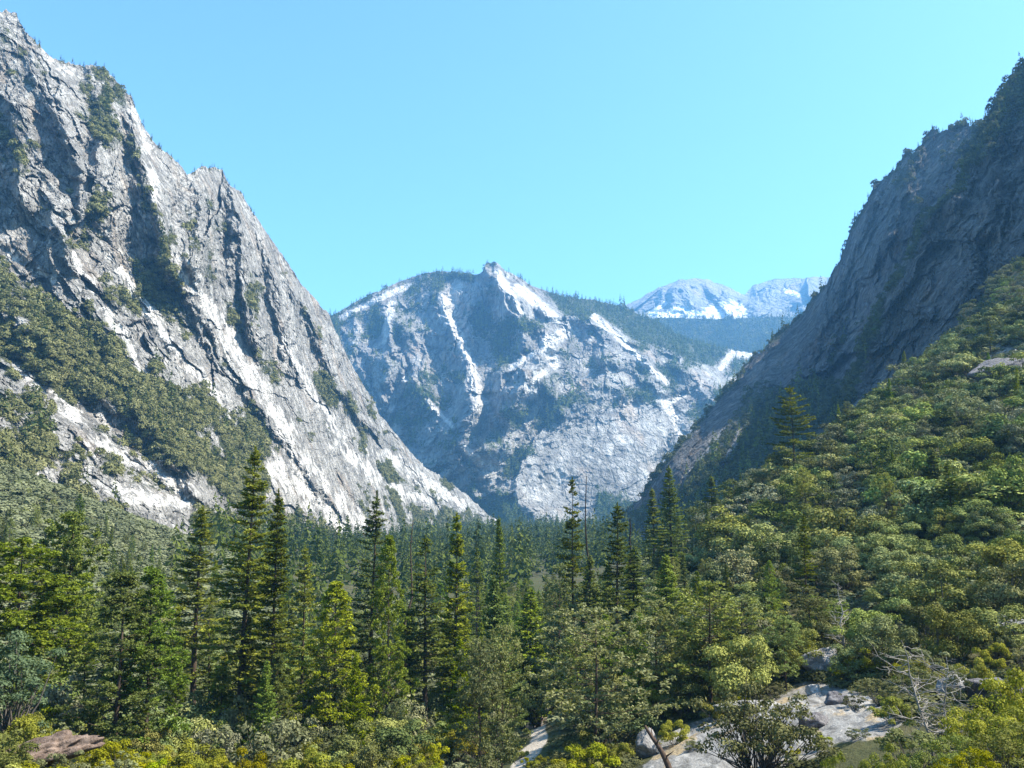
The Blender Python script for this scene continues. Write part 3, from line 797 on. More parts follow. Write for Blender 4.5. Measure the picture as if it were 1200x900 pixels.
    return tr.mesh(name + '_trunk', M[bark], True), cr.mesh(name + '_crown', M[mat]), H, W

def blob_leaves(cr, c0, r, n, leaf, g, flat=0.85, tone=None):
    nd = rand_dir(n, g)
    nd[:, 2] = np.where(nd[:, 2] < -0.3, -nd[:, 2] * 0.7, nd[:, 2])
    rad = r * (1 - 0.42 * g.random(n) ** 1.8)
    c = c0 + nd * rad[:, None] * np.array([1, 1, flat]) + g.normal(size=(n, 3)) * r * 0.07
    nn = unit(nd + g.normal(size=(n, 3)) * 0.38 + np.array([0, 0, 0.2]))
    d, w = frame_for(nn, g)
    v, f = diamonds(c, d, w, g.uniform(0.7, 1.35, n) * leaf, g.uniform(0.5, 0.95, n) * leaf)
    tone = g.normal(0.45, 0.16) if tone is None else tone
    cr.add(v, f, np.repeat(np.clip(g.normal(tone, 0.22, n), 0, 1), 4))

def broadleaf(name, seed, H=9.0, W=10.0, n_blob=24, leaf=0.42, per=150, mat='oak', bark='bark_grey', low=0.25, rb=(0.16, 0.26), open_=False, stems=3, up=1.0):
    """rounded oak or shrub: a few limbs that carry clumps of leaves"""
    g = np.random.default_rng(seed)
    tr, cr = Acc(), Acc()
    cz = H * (low + (1 - low) * 0.45)
    tips = []
    while len(tips) < n_blob:
        p = g.uniform(-1, 1, 3)
        q = np.linalg.norm(p)
        if q > 1 or (q < 0.45 and not open_) or p[2] < -0.75: continue
        r = W * g.uniform(*rb) * 0.5 * (1.15 - 0.25 * abs(p[2]))
        sc_ = np.array([W * .5, W * .5, H * (1 - low) * .55]) * 0.82
        c = p * sc_ * (1 + 0.18 * g.normal()) + np.array([0, 0, cz])
        c[2] = max(c[2], r * 0.5)
        tips.append((c, r))
    ns = stems
    fork = [np.array([g.normal() * W * .05, g.normal() * W * .05, H * low * g.uniform(.5, .9)]) for _ in range(ns)]
    r0 = 0.026 * H * (1.0 if ns == 1 else 0.6)
    for fk in fork:
        v, f = tube(np.array([[fk[0] * .2, fk[1] * .2, -0.8], fk * np.array([.6, .6, .5]), fk]), [r0 * 1.3, r0, r0 * .8], 7); tr.add(v, f)
    for i, (c, r) in enumerate(tips):
        fk = fork[int(np.argmin([np.linalg.norm((c - k)[:2]) for k in fork]))]
        mid = fk * .45 + c * .55 + np.array([0, 0, -0.04 * H]) + g.normal(size=3) * W * .03
        v, f = tube(np.array([fk, (fk + mid) / 2 + g.normal(size=3) * W * .015, mid, c]), r0 * np.array([.6, .45, .3, .1]), 4); tr.add(v, f)
        blob_leaves(cr, c, r, int(per * (r / (W * .105)) ** 2), leaf, g)
    return tr.mesh(name + '_trunk', M[bark], True), cr.mesh(name + '_crown', M[mat]), H, W

# templates for each kind of tree
T = {}
T['fir_tall'] = [conifer('fir_tall', s, 44, 12, 0.10, 200, 0.62, 0.80, 0.28, 2.1, 'fir', 0.10) for s in (1, 2)]
T['fir_slim'] = [conifer('fir_slim', s, 40, 9, 0.12, 190, 0.6, 0.85, 0.25, 2.1, 'fir', 0.08) for s in (3, 4)]
T['fir_dense'] = [conifer('fir_dense', s, 34, 9, 0.05, 200, 0.6, 1.0, 0.22, 2.1, 'fir', 0.04) for s in (5, 6)]
T['fir_open'] = [conifer('fir_open', s, 38, 9.5, 0.25, 120, 0.62, 0.7, 0.20, 2.0, 'fir', 0.2) for s in (7, 8, 9)]
T['fir_side'] = [conifer('fir_side', 10, 44, 12, 0.12, 170, 0.62, 0.75, 0.26, 2.1, 'fir', 0.15, sides=math.pi)]
T['young'] = [conifer('young_pine', s, 30, 11, 0.10, 140, 0.66, 0.75, 0.05, 2.0, 'fir_bright', 0.12, upturn=0.7, tuft=True) for s in (11, 12, 13)]
T['young_cone'] = [conifer('young_cone', s, 24, 10, 0.02, 160, 0.55, 0.95, 0.1, 2.1, 'fir_bright', 0.05, upturn=0.6) for s in (14, 15)]
T['yellow'] = [conifer('yellow_pine', s, 34, 13, 0.30, 105, 0.72, 0.5, 0.12, 2.2, 'fir_bright', 0.15, top_round=0.5, upturn=0.4, tuft=True) for s in (16, 17)]
T['grey'] = [conifer('grey_pine', s, 20, 9, 0.22, 95, 0.62, 0.5, 0.0, 1.25, 'pine_grey', 0.15, top_round=0.55, upturn=0.5, tuft=True) for s in (18, 19, 20)]
T['big_pine'] = [conifer('big_pine', 21, 20, 12.5, 0.26, 70, 0.66, 0.4, 0.02, 1.2, 'pine_grey', 0.18, top_round=0.6, upturn=0.5, tuft=True)]
T['lone'] = [conifer('lone_pine', 22, 32, 12, 0.10, 95, 0.65, 0.35, 0.22, 2.3, 'fir', 0.2, top_round=0.75, upturn=0.3)]
T['oak'] = [broadleaf('live_oak', 30 + s, 9.5, 10.5, 18 + 2 * (s % 3), 0.42, 105, 'oak', rb=(0.22, 0.36), low=0.0) for s in range(7)]
T['oak'] += [broadleaf('dark_oak', 130 + s, 10, 10, 20, 0.40, 110, 'oak_dark', rb=(0.20, 0.34), low=0.0) for s in range(3)]
T['oak'] += [broadleaf('grey_oak', 140 + s, 8, 10, 26, 0.34, 100, 'oak_grey', rb=(0.15, 0.28), low=0.02) for s in range(3)]
T['oak'] += [broadleaf('tall_oak', 150, 13, 9, 26, 0.38, 110, 'oak', rb=(0.20, 0.32), low=0.03), broadleaf('loose_oak', 151, 10, 10, 30, 0.36, 90, 'oak_dark', rb=(0.13, 0.24), low=0.1, open_=True)]
T['oak_near'] = [broadleaf('near_oak', 40 + s, 9.0, 9.5, 26, 0.28, 190, 'oak', rb=(0.18, 0.32), low=0.03) for s in range(4)]
T['oak_blue'] = [broadleaf('blue_oak', 50, 16, 11, 55, 0.30, 200, 'oak_blue', rb=(0.12, 0.2), low=0.1, stems=2)]
T['spread'] = [broadleaf('spreading_oak', 51, 7.0, 10.0, 95, 0.22, 210, 'oak', rb=(0.08, 0.16), low=0.10, stems=4, open_=True)]
T['shrub'] = [broadleaf('shrub', 60 + s, 4.2, 6.0, 24, 0.20, 210, 'shrub', rb=(0.14, 0.24), low=0.08, stems=4) for s in range(6)]
T['shrub_near'] = [broadleaf('near_shrub', 70 + s, 4.0, 5.5, 40, 0.11, 330, 'shrub_bright', rb=(0.10, 0.19), low=0.08, stems=5) for s in range(3)]
T['shrub_bright'] = [broadleaf('bright_shrub', 75 + s, 3.2, 5.5, 26, 0.17, 230, 'shrub_bright', rb=(0.13, 0.22), low=0.05, stems=5) for s in range(2)]
T['scrub'] = [broadleaf('grey_scrub', 80 + s, 5.0, 5.5, 30, 0.22, 100, 'shrub_grey', rb=(0.11, 0.19), low=0.12, stems=3, open_=True) for s in range(3)]

# ------------------------------------------------------------------ dead wood
def dead_tree(name, seed, H, spread, n_br, mat, bare_pole=False, lean=(0, 0), r0=None, fork=True):
    g = np.random.default_rng(seed)
    tr, br = Acc(), []
    n = 9
    zz = np.linspace(0, 1, n)
    pts = np.stack([lean[0] * zz ** 1.2 + g.normal(0, .012, n) * H, lean[1] * zz + g.normal(0, .012, n) * H, zz * H - 0.6], 1)
    pts[0, :2] = 0
    r0 = r0 or H * 0.016
    v, f = tube(pts, r0 * (1 - zz * 0.82), 8); tr.add(v, f)
    for k in range(n_br):
        brs = Acc()
        t0 = g.uniform(0.25, 0.97)
        p0 = np.array([np.interp(t0, zz, pts[:, i]) for i in range(3)])
        az = g.uniform(0, 6.28); L = spread * g.uniform(.3, 1) * (1.15 - t0 * 0.75)
        d = np.array([math.cos(az), math.sin(az), g.uniform(-0.15, 0.55)])
        s = np.linspace(0, 1, 6)
        bp = p0 + d * (s * L)[:, None] + np.cumsum(g.normal(0, L * 0.045, (6, 3)), 0) * (s > 0)[:, None]
        rb = r0 * 0.38 * (1 - t0 * 0.5)
        v, f = tube(bp, rb * (1 - s * 0.85) + 0.008, 5); brs.add(v, f)
        if fork:
            for q in range(2):
                i = g.integers(2, 5)
                d2 = unit(d + g.normal(size=3) * 0.7)
                b2 = bp[i] + d2 * (np.linspace(0, 1, 4) * L * 0.4)[:, None] + np.cumsum(g.normal(0, L * 0.03, (4, 3)), 0) * (np.linspace(0, 1, 4) > 0)[:, None]
                v, f = tube(b2, rb * 0.45 * (1 - np.linspace(0, 1, 4) * 0.8) + 0.006, 4); brs.add(v, f)
        br.append(brs.mesh(name + '_branch', M[mat], True))
    return tr.mesh(name + '_trunk', M[mat], True), br

# ------------------------------------------------------------------ placing
ALL = []            # records of trees and shrubs: dict with px box, distance, kind
def place(name, cat, tmpl, x, y, H, W=None, rz=None, label=None, group=None, z=None, parts=('trunk', 'crown'), sink=0.3, tilt=(0, 0)):
    tm, cm, th, tw = tmpl
    z = gz(x, y) if z is None else z
    e = bpy.data.objects.new(name, None)
    e.empty_display_size = 0.5
    e.location = (x, y, z - sink)
    sz = H / th
    sx = (W / tw) if W else sz
    e.scale = (sx, sx, sz)
    e.rotation_euler = (tilt[0], tilt[1], rng.uniform(0, 6.28) if rz is None else rz)
    link(e)
    for me, pn in ((tm, parts[0]), (cm, parts[1])):
        if me is not None: obj(pn, me, e)
    tag(e, label, cat, group)
    u0, v0 = proj([x, y, z + H]); u1, v1 = proj([x, y, z])
    rec = dict(o=e, u=float(u1), vt=float(v0), vb=float(v1), Y=y, x=x, H=H, W=(W or tw * sz), kind=name)
    ALL.append(rec)
    return rec

def hero(name, cat, tmpl, u, v, Y, wpx, label, rz=None, tip_dx=0, **kw):
    """a tree whose tip shows at (u, v): it stands on the ground below that tip"""
    p = at(u, v, Y)
    z = gz(p[0], Y)
    H = p[2] - z
    r = place(name, cat, tmpl, p[0], Y, H + 0.3, wpx * 1.2 * Y / FPX, rz, label, **kw)
    r['hero'] = True
    r['label'] = label
    return r

LAND = []           # (u, v, phrase) things the other labels refer to
def lm(rec, phrase):
    LAND.append((rec['u'], (rec['vt'] * 2 + rec['vb']) / 3, phrase, rec['Y']))
    return rec

C = 'conifer'
lm(hero('fir_tree', C, T['fir_tall'][0], 297, 524, 150, 92, 'tallest dark fir in the left half of the forest'), 'tallest fir')
lm(hero('fir_tree', C, T['fir_slim'][0], 327, 575, 142, 58, 'slim dark fir close on the right of the tallest fir'), 'slim fir beside the tallest fir')
lm(hero('fir_tree', C, T['fir_open'][0], 238, 594, 168, 72, 'layered olive fir standing left of the tallest fir'), 'layered fir')
lm(hero('fir_tree', C, T['fir_side'][0], 440, 577, 165, 72, 'tall ragged fir with long dark boughs on its left side', rz=0.0), 'ragged tall fir')
lm(hero('fir_tree', C, T['young'][0], 457, 628, 158, 48, 'narrow yellow-green fir pressed against the ragged tall fir'), 'narrow yellow-green fir')
lm(hero('pine_tree', C, T['fir_open'][1], 500, 628, 170, 62, 'open grey-green pine between the brown snag and the slender fir'), 'open grey-green pine')
lm(hero('fir_tree', C, T['fir_dense'][0], 534, 602, 176, 56, 'slender dense fir shaped like a spire near the valley centre'), 'spire shaped fir')
hero('fir_tree', C, T['fir_dense'][1], 585, 606, 265, 30, 'small dark fir poking above the far valley forest, beside the paler one')
hero('fir_tree', C, T['fir_open'][2], 559, 640, 262, 26, 'short blunt fir between the spire shaped fir and the small dark fir')
lm(hero('fir_tree', C, T['fir_open'][1], 670, 560, 215, 38, 'sparse layered fir standing just left of the bare black spar'), 'sparse layered fir')
lm(hero('fir_tree', C, T['fir_open'][0], 722, 590, 168, 48, 'tall thin fir with a long black trunk, right of the bare spar'), 'thin fir with black trunk')
lm(hero('pine_tree', C, T['fir_tall'][1], 784, 546, 265, 40, 'dark pine against the foot of the shaded cliff, taller of the pair'), 'dark pine at the cliff foot')
hero('fir_tree', C, T['fir_slim'][1], 764, 572, 300, 28, 'hazy fir just left of the dark pine at the cliff foot')
hero('fir_tree', C, T['fir_dense'][0], 834, 558, 300, 32, 'short dark fir rising over the oaks below the shaded cliff')
lm(hero('pine_tree', C, T['lone'][0], 926, 453, 292, 46, 'lone tall pine on the right slope before the shaded cliff'), 'lone tall pine')
hero('fir_tree', C, T['fir_dense'][1], 995, 481, 330, 22, 'small pointed fir on the right slope skyline, right of the lone pine')
lm(hero('pine_tree', C, T['big_pine'][0], 696, 716, 112, 128, 'broad open grey pine in the centre foreground with crooked limbs'), 'broad foreground pine')
lm(hero('pine_tree', C, T['grey'][0], 588, 735, 108, 60, 'grey pine left of the pale trail, right one of two'), 'grey pine by the trail')
hero('pine_tree', C, T['grey'][1], 563, 750, 103, 56, 'grey pine left of the pale trail, left one of two')
lm(hero('pine_tree', C, T['grey'][2], 830, 684, 122, 88, 'large grey-green pine at the upper left end of the granite slab'), 'grey-green pine by the slab')
hero('fir_tree', C, T['young_cone'][0], 580, 675, 160, 66, 'dark cone shaped young fir in the middle of the forest')
lm(hero('fir_tree', C, T['young_cone'][1], 622, 690, 192, 74, 'bright green cone shaped fir behind the grey pines of the trail'), 'bright green cone shaped fir')
lm(hero('pine_tree', C, T['yellow'][0], 86, 602, 142, 78, 'pine with a dark bare stem below its rounded crown at far left'), 'bare stemmed pine')
lm(hero('pine_tree', C, T['yellow'][1], 30, 632, 122, 128, 'broad yellow-green pine at the left edge of the picture'), 'broad yellow-green pine')
lm(hero('pine_tree', C, T['young'][1], 146, 664, 114, 92, 'bright green young pine, left one of the pair near the rusty slab'), 'left young pine of the pair')
lm(hero('pine_tree', C, T['young'][2], 180, 664, 118, 84, 'bright green young pine, right one of the pair near the rusty slab'), 'right young pine of the pair')
hero('pine_tree', C, T['fir_open'][2], 358, 640, 170, 40, 'thin brownish pine to the right of the slim fir')
lm(hero('pine_tree', C, T['young'][0], 396, 682, 150, 78, 'bright green pine in the gap left of the ragged tall fir'), 'bright green pine in the gap')
lm(hero('fir_tree', C, T['fir_dense'][0], 1092, 533, 195, 52, 'grey-green fir standing among the oaks high on the right slope'), 'fir among the oaks')
hero('fir_tree', C, T['fir_dense'][1], 1000, 608, 182, 40, 'dark narrow fir in the middle of the right slope oaks')
lm(hero('fir_tree', C, T['young_cone'][0], 779, 650, 165, 52, 'dark triangular fir at the lower left end of the oak slope'), 'dark triangular fir')
lm(hero('pine_tree', C, T['grey'][1], 918, 722, 118, 36, 'thin grey sapling pine above the granite slab'), 'thin sapling pine')
hero('pine_tree', C, T['grey'][0], 948, 690, 130, 48, 'grey pine behind the overhanging boulder')
hero('fir_tree', C, T['fir_slim'][1], 690, 650, 200, 40, 'mid-green fir below the foot of the bare black spar')
hero('fir_tree', C, T['fir_slim'][0], 742, 640, 178, 44, 'dark fir close to the right of the thin fir with black trunk')
hero('pine_tree', C, T['grey'][2], 655, 665, 172, 46, 'olive pine with a thin trunk, above the broad foreground pine')
hero('pine_tree', C, T['grey'][0], 768, 705, 128, 60, 'grey pine between the broad foreground pine and the slab')
lm(hero('oak_tree', 'oak', T['oak_blue'][0], 8, 716, 92, 112, 'blue-green leafy oak filling the lower left edge'), 'blue-green oak')
lm(hero('oak_tree', 'oak', T['spread'][0], 884, 790, 78, 128, 'spreading grey oak with crooked stems in front of the granite slab'), 'spreading oak by the slab')

# dead wood
def dead(name, cat, u, v, Y, label, seed, spread, n_br, mat, vb=None, lean=(0, 0), r0=None, fork=True, phrase=None):
    p = at(u, v, Y)
    x = p[0] - lean[0]
    z = gz(x, Y)
    H = p[2] - z + 0.6
    tm, bm = dead_tree(name, seed, H, spread, n_br, M and mat, lean=lean, r0=r0, fork=fork)
    e = bpy.data.objects.new(name, None); e.location = (x, Y, z); link(e)
    obj('trunk', tm, e)
    for b_ in bm: obj('branch', b_, e)
    tag(e, label, cat)
    uu, vv = proj([p[0], Y, z])
    r = dict(o=e, u=u, vt=v, vb=float(vv), Y=Y, x=p[0], H=H, W=2.0, kind=name, hero=True, dead=True)
    ALL.append(r)
    if phrase: lm(r, phrase)
    return r
dead('dead_spar', 'dead tree', 686, 558, 205, 'bare black burnt spar standing like a pole above the centre forest', 201, 1.0, 7, 'burnt', r0=0.42, fork=False, phrase='bare black spar')
dead('dead_snag', 'dead tree', 480, 610, 190, 'brown dead snag with broken stubs left of the open grey-green pine', 202, 1.6, 14, 'log', r0=0.42, fork=False, phrase='brown snag')
dead('dead_spar', 'dead tree', 561, 612, 300, 'thin dark dead pole between the spire shaped fir and the small far fir', 206, 0.8, 5, 'burnt', r0=0.3, fork=False)
dead('dead_snag', 'dead tree', 738, 608, 260, 'short charred stub standing near the foot of the shaded cliff', 207, 0.6, 3, 'burnt', r0=0.7, fork=False)
dead('dead_tree', 'dead tree', 983, 682, 124, 'bleached dead tree with fine bare twigs amid the right slope oaks', 203, 3.2, 34, 'dead', phrase='bleached dead tree')
dead('dead_tree', 'dead tree', 1066, 752, 66, 'sprawling bleached dead tree with long bare limbs at lower right', 204, 4.4, 44, 'dead', lean=(-1.2, 1.0), r0=0.12, phrase='sprawling dead tree')
dead('dead_tree', 'dead tree', 1110, 770, 70, 'grey dead tree right of the sprawling bleached one', 205, 5.0, 30, 'dead', lean=(0.8, 0), r0=0.10)
# leaning broken trunk at lower centre
def leaning_log():
    a, b = at(786, 906, 92), at(757, 849, 93)
    s = np.linspace(0, 1, 8)[:, None]
    pts = a * (1 - s) + b * s + np.stack([np.sin(s[:, 0] * 5) * 0.12, s[:, 0] * 0, np.sin(s[:, 0] * 4) * 0.15], 1)
    acc = Acc(); v, f = tube(pts - a, np.linspace(0.34, 0.13, 8), 9); acc.add(v, f)
    for k in range(4):
        i = 2 + k
        d = np.array([rng.normal(), rng.normal(), 0.8]); bp = pts[i] - a + d * np.linspace(0, 1, 4)[:, None] * 0.9
        v, f = tube(bp, [0.12, 0.09, 0.06, 0.02], 5); acc.add(v, f)
    o = obj('leaning_trunk', acc.mesh('leaning_trunk', M['log'], True)); o.location = a
    tag(o, 'broken brown tree trunk leaning over at the lower centre', 'dead tree')
leaning_log()

# ------------------------------------------------------------------ rocks
def rock_thing_mat(name, a, b, c, sc=1.0):
    t = NT(name)
    v = t.coords()
    n = t.noise(v, 0.8 * sc, 7, 0.68); n2 = t.noise(v, 4.0 * sc, 5, 0.7)
    col = t.ramp(t.math('MULTIPLY_ADD', n2, 0.35, t.math('MULTIPLY', n, 0.68)), [(0.36, a), (0.5, b), (0.64, c)])
    p = t.n('BsdfPrincipled'); t.l(col, p.inputs['Base Color']); p.inputs['Roughness'].default_value = 0.92
    p.inputs['Specular IOR Level'].default_value = 0.2
    t.l(t.bump(t.math('ADD', n, t.math('MULTIPLY', n2, 0.4)), 0.9, 0.5), p.inputs['Normal'])
    return t.out(p.outputs[0])
M['boulder'] = rock_thing_mat('boulder_granite', (0.11, 0.105, 0.10), (0.23, 0.22, 0.21), (0.38, 0.365, 0.345))
M['boulder_dark'] = rock_thing_mat('dark_granite', (0.05, 0.047, 0.05), (0.13, 0.12, 0.125), (0.25, 0.24, 0.24), 2.0)  # dark mottled granite; on the big outcrop its tone stands in for shade
M['boulder_mid'] = rock_thing_mat('weathered_granite', (0.07, 0.066, 0.062), (0.17, 0.16, 0.15), (0.30, 0.29, 0.27), 0.3)
M['boulder_pale'] = rock_thing_mat('pale_granite', (0.20, 0.19, 0.18), (0.38, 0.365, 0.345), (0.52, 0.50, 0.47))
M['boulder_rust'] = rock_thing_mat('rusty_granite', (0.07, 0.048, 0.038), (0.15, 0.105, 0.08), (0.27, 0.20, 0.16))

def boulder(name, u, v, Y, size, mat, label, seed, flat=0, z=None, rot=0.0, phrase=None, n_cut=14, rough=0.10):
    """cut and roughened rock: (u, v) is its centre in the photo, size its (x, y, z) extent in metres"""
    g = np.random.default_rng(seed)
    nu, nv = 72, 40
    th = np.linspace(0, 2 * np.pi, nu, endpoint=False); ph = np.linspace(-np.pi / 2, np.pi / 2, nv)
    Tt, Pp = np.meshgrid(th, ph)
    d = np.stack([np.cos(Pp) * np.cos(Tt), np.cos(Pp) * np.sin(Tt), np.sin(Pp)], -1).reshape(-1, 3)
    cuts = rand_dir(n_cut, g); h = g.uniform(0.55, 0.95, n_cut)
    dots = d @ cuts.T
    r = np.min(np.where(dots > 0.05, h[None] / np.maximum(dots, 0.05), 9), 1).clip(0.3, 1.1)
    r *= 1 + fbm(d * 2.2 + seed, 5, 0.6, seed=seed) * rough
    p = d * r[:, None] * np.array(size) * 0.62
    i = np.arange((nv - 1) * nu); rr, c = i // nu, i % nu
    f = np.stack([rr * nu + c, rr * nu + (c + 1) % nu, (rr + 1) * nu + (c + 1) % nu, (rr + 1) * nu + c], 1)
    o = obj(name, fast_mesh(name, p, f, [M[mat]], False))
    o.data.polygons.foreach_set('use_smooth', np.full(len(f), True))
    q = at(u, v, Y)
    o.location = q if z is None else (q[0], q[1], z)
    o.rotation_euler = (0, flat, rot)
    tag(o, label, 'rock')
    LAND.append((u, v, phrase, Y)) if phrase else None
    return o
def on_ground(u, v, Y, dz):
    p = at(u, v, Y)
    return gz(p[0], Y) + dz
boulder('boulder', 951, 858, 88.5, (2.7, 2.4, 1.7), 'boulder_dark', 'dark round boulder alone on the pale granite slab', 301, z=on_ground(951, 858, 88.5, 0.55), phrase='dark boulder on the slab')
boulder('boulder', 984, 831, 96, (2.2, 2.0, 2.0), 'boulder_dark', 'small dark blocky boulder at the upper right of the slab', 302, z=on_ground(984, 831, 96, 0.5))
boulder('boulder', 964, 784, 121, (5.6, 4.5, 4.6), 'boulder', 'large grey boulder with a dark overhang above the slab', 303, z=on_ground(964, 784, 121, 1.5), phrase='overhanging boulder')
boulder('boulder', 954, 806, 112, (1.9, 1.6, 1.1), 'boulder_pale', 'small pale rock below the overhanging boulder', 304, z=on_ground(954, 806, 112, 0.3))
boulder('boulder', 759, 853, 104, (2.4, 2.2, 3.6), 'boulder', 'upright grey boulder beside the leaning brown trunk', 305, z=on_ground(759, 853, 104, 1.0), phrase='upright boulder')
boulder('boulder', 531, 886, 100, (2.2, 2.2, 4.0), 'boulder_pale', 'pale upright boulder at the bottom edge beside a yellow-green shrub', 306, z=on_ground(531, 890, 100, 1.4), phrase='pale boulder at the bottom')
boulder('rock_slab', 52, 884, 86, (10.5, 5.0, 2.8), 'boulder_rust', 'flat rusty brown rock slab at the lower left corner', 307, flat=R(-14), phrase='rusty slab', n_cut=18, rough=0.2)
boulder('boulder', 1168, 772, 78, (5.0, 3.5, 2.6), 'boulder_dark', 'dark ledge of rock under the oaks at the right edge', 308, z=on_ground(1168, 790, 78, 1.2))
boulder('boulder', 1118, 778, 84, (3.0, 2.6, 2.0), 'boulder', 'grey rock behind the sprawling dead tree', 309, z=on_ground(1118, 785, 84, 1.0))
boulder('boulder', 1178, 728, 110, (4.6, 3.2, 2.2), 'boulder', 'pale topped rock between oaks near the right edge', 310, z=on_ground(1178, 735, 110, 1.6))
boulder('rock_outcrop', 1172, 424, 322, (19, 10, 7), 'boulder_dark', 'dark cracked rock outcrop high on the right slope', 311, phrase='rock outcrop', flat=R(-16), z=on_ground(1172, 424, 322, 2.6), n_cut=26)  # shade of the overhanging face is put into the dark rock colour
boulder('rock_outcrop', 1198, 446, 296, (9, 8, 5), 'boulder', 'pale rock face at the right edge below the dark outcrop', 312)
boulder('boulder', 882, 790, 108, (7.0, 4.0, 1.6), 'boulder', 'low grey ledge behind the spreading oak', 313, z=on_ground(882, 800, 108, 0.7))
# ------------------------------------------------------------------ hikers on the trail
def skin_body(name, verts, edges, radii, mat, parent):
    me = bpy.data.meshes.new(name)
    me.from_pydata(verts, edges, [])
    me.materials.append(mat)
    o = obj(name, me, parent)
    o.modifiers.new('skin', 'SKIN')
    for i, r in enumerate(radii):
        me.skin_vertices[0].data[i].radius = (r, r)
    me.skin_vertices[0].data[0].use_root = True
    s = o.modifiers.new('smooth', 'SUBSURF'); s.levels = 1; s.render_levels = 2
    for p in me.polygons: p.use_smooth = True
    return o
def plain(name, c):
    t = NT(name)
    n = t.noise(t.coords(), 9.0, 3, 0.6)
    p = t.n('BsdfDiffuse'); t.l(t.mix(t.math('MULTIPLY', n, 0.5), c, tuple(x * 0.6 for x in c)), p.inputs['Color'])
    return t.out(p.outputs[0])
skinm = plain('skin', (0.45, 0.28, 0.20))
def person(u, v, Y, label, shirt, pants, hairc, pack=None, face=0.0):
    p = at(u, v, Y)
    z = gz(p[0], Y)
    e = bpy.data.objects.new('person', None); e.location = (p[0], Y, z); e.rotation_euler = (0, 0, face); link(e)
    V = [(0, 0, .95), (0, 0, 1.15), (0, .01, 1.38), (0, .01, 1.50), (0, -.01, 1.58), (0, -.02, 1.68),
         (.19, 0, 1.40), (.25, .04, 1.14), (.24, -.12, .92), (.24, -.17, .84), (-.19, 0, 1.40), (-.25, -.03, 1.14), (-.25, -.2, 1.02), (-.24, -.26, .98),
         (.10, 0, .90), (.12, -.10, .50), (.12, .04, .09), (.12, -.13, .04), (-.10, 0, .90), (-.11, .05, .50), (-.11, .16, .11), (-.11, .02, .04)]
    E = [(0, 1), (1, 2), (2, 3), (3, 4), (4, 5), (2, 6), (6, 7), (7, 8), (8, 9), (2, 10), (10, 11), (11, 12), (12, 13), (0, 14), (14, 15), (15, 16), (16, 17), (0, 18), (18, 19), (19, 20), (20, 21)]
    rad = [.14, .13, .15, .06, .08, .09, .065, .05, .038, .04, .065, .05, .038, .04, .09, .065, .045, .045, .09, .065, .045, .045]
    skin_body('body', V, E, rad, skinm, e)
    skin_body('shirt', [(0, 0, .98), (0, 0, 1.15), (0, .01, 1.38), (0, .01, 1.47), (.19, 0, 1.40), (.24, .03, 1.2), (-.19, 0, 1.40), (-.24, -.02, 1.2)], [(0, 1), (1, 2), (2, 3), (2, 4), (4, 5), (2, 6), (6, 7)], [.17, .16, .18, .09, .09, .08, .09, .08], shirt, e)
    skin_body('trousers', [(0, 0, .98), (.10, 0, .88), (.12, -.09, .52), (.12, .0, .25), (-.10, 0, .88), (-.11, .04, .52), (-.11, .11, .25)], [(0, 1), (1, 2), (2, 3), (0, 4), (4, 5), (5, 6)], [.165, .115, .09, .075, .115, .09, .075], pants, e)
    skin_body('hair', [(0, .02, 1.70), (0, .05, 1.66), (0, .06, 1.60)], [(0, 1), (1, 2)], [.095, .09, .06], hairc, e)
    tag(e, label, 'person')
    if pack:
        k = skin_body('backpack', [(0, .24, 1.05), (0, .25, 1.25), (0, .23, 1.45)], [(0, 1), (1, 2)], [.14, .17, .13], pack, None)
        k.location = (p[0], Y, z); k.rotation_euler = (0, 0, face)
        tag(k, 'dark pack on the back of the hiker at the top of the trail', 'backpack')
    LAND.append((u, v, label.split(' ')[0] + ' ' + label.split(' ')[1], Y))
pT = at(600, 893, 113)
person(600, 893, 117, 'hiker in a red shirt walking on the trail at the bottom', plain('red_shirt_cloth', (0.62, 0.05, 0.03)), plain('dark_cloth', (0.05, 0.05, 0.06)), plain('brown_hair', (0.05, 0.03, 0.02)), face=0.3)
person(635, 834, 163, 'hiker in dark clothes with bare pale legs higher up the trail', plain('navy_cloth', (0.02, 0.022, 0.035)), plain('khaki_cloth', (0.42, 0.38, 0.32)), plain('black_hair', (0.02, 0.018, 0.015)), pack=plain('black_pack', (0.02, 0.02, 0.025)), face=2.6)

# ------------------------------------------------------------------ scattering the rest of the trees and shrubs
keep_out = [(768, 876, 12, 26), (604, 892, 20, 16), (629, 846, 16, 28), (637, 824, 14, 22), (560, 898, 16, 6)]
def jitter_grid(x0, x1, y0, y1, s, g):
    xs = np.arange(x0, x1, s); ys = np.arange(y0, y1, s)
    X, Yy = np.meshgrid(xs, ys)
    return np.stack([X.ravel() + g.uniform(-.45, .45, X.size) * s, Yy.ravel() + g.uniform(-.45, .45, X.size) * s], 1)

class Occ:
    """coarse picture grid, filled front to back, to leave out trees the view never shows"""
    def __init__(s): s.g = np.zeros((225, 300), bool)
    def see(s, u, vt, vb, w, fill=0.8):
        cx, cy, a, b = u / 4, (vt + vb) / 8, max(w / 8, .5), max((vb - vt) / 8, .5)
        x0, x1, y0, y1 = int(max(0, cx - a)), int(min(299, cx + a)), int(max(0, cy - b)), int(min(224, cy + b))
        if x1 < x0 or y1 < y0: return 0.0
        X, Yy = np.meshgrid(np.arange(x0, x1 + 1), np.arange(y0, y1 + 1))
        e = ((X - cx) / a) ** 2 + ((Yy - cy) / b) ** 2 <= 1
        if not e.any(): return 0.0
        sub = s.g[y0:y1 + 1, x0:x1 + 1]
        vis = (e & ~sub).sum() / e.sum()
        sub |= ((X - cx) / (a * fill)) ** 2 + ((Yy - cy) / (b * fill)) ** 2 <= 1
        return vis

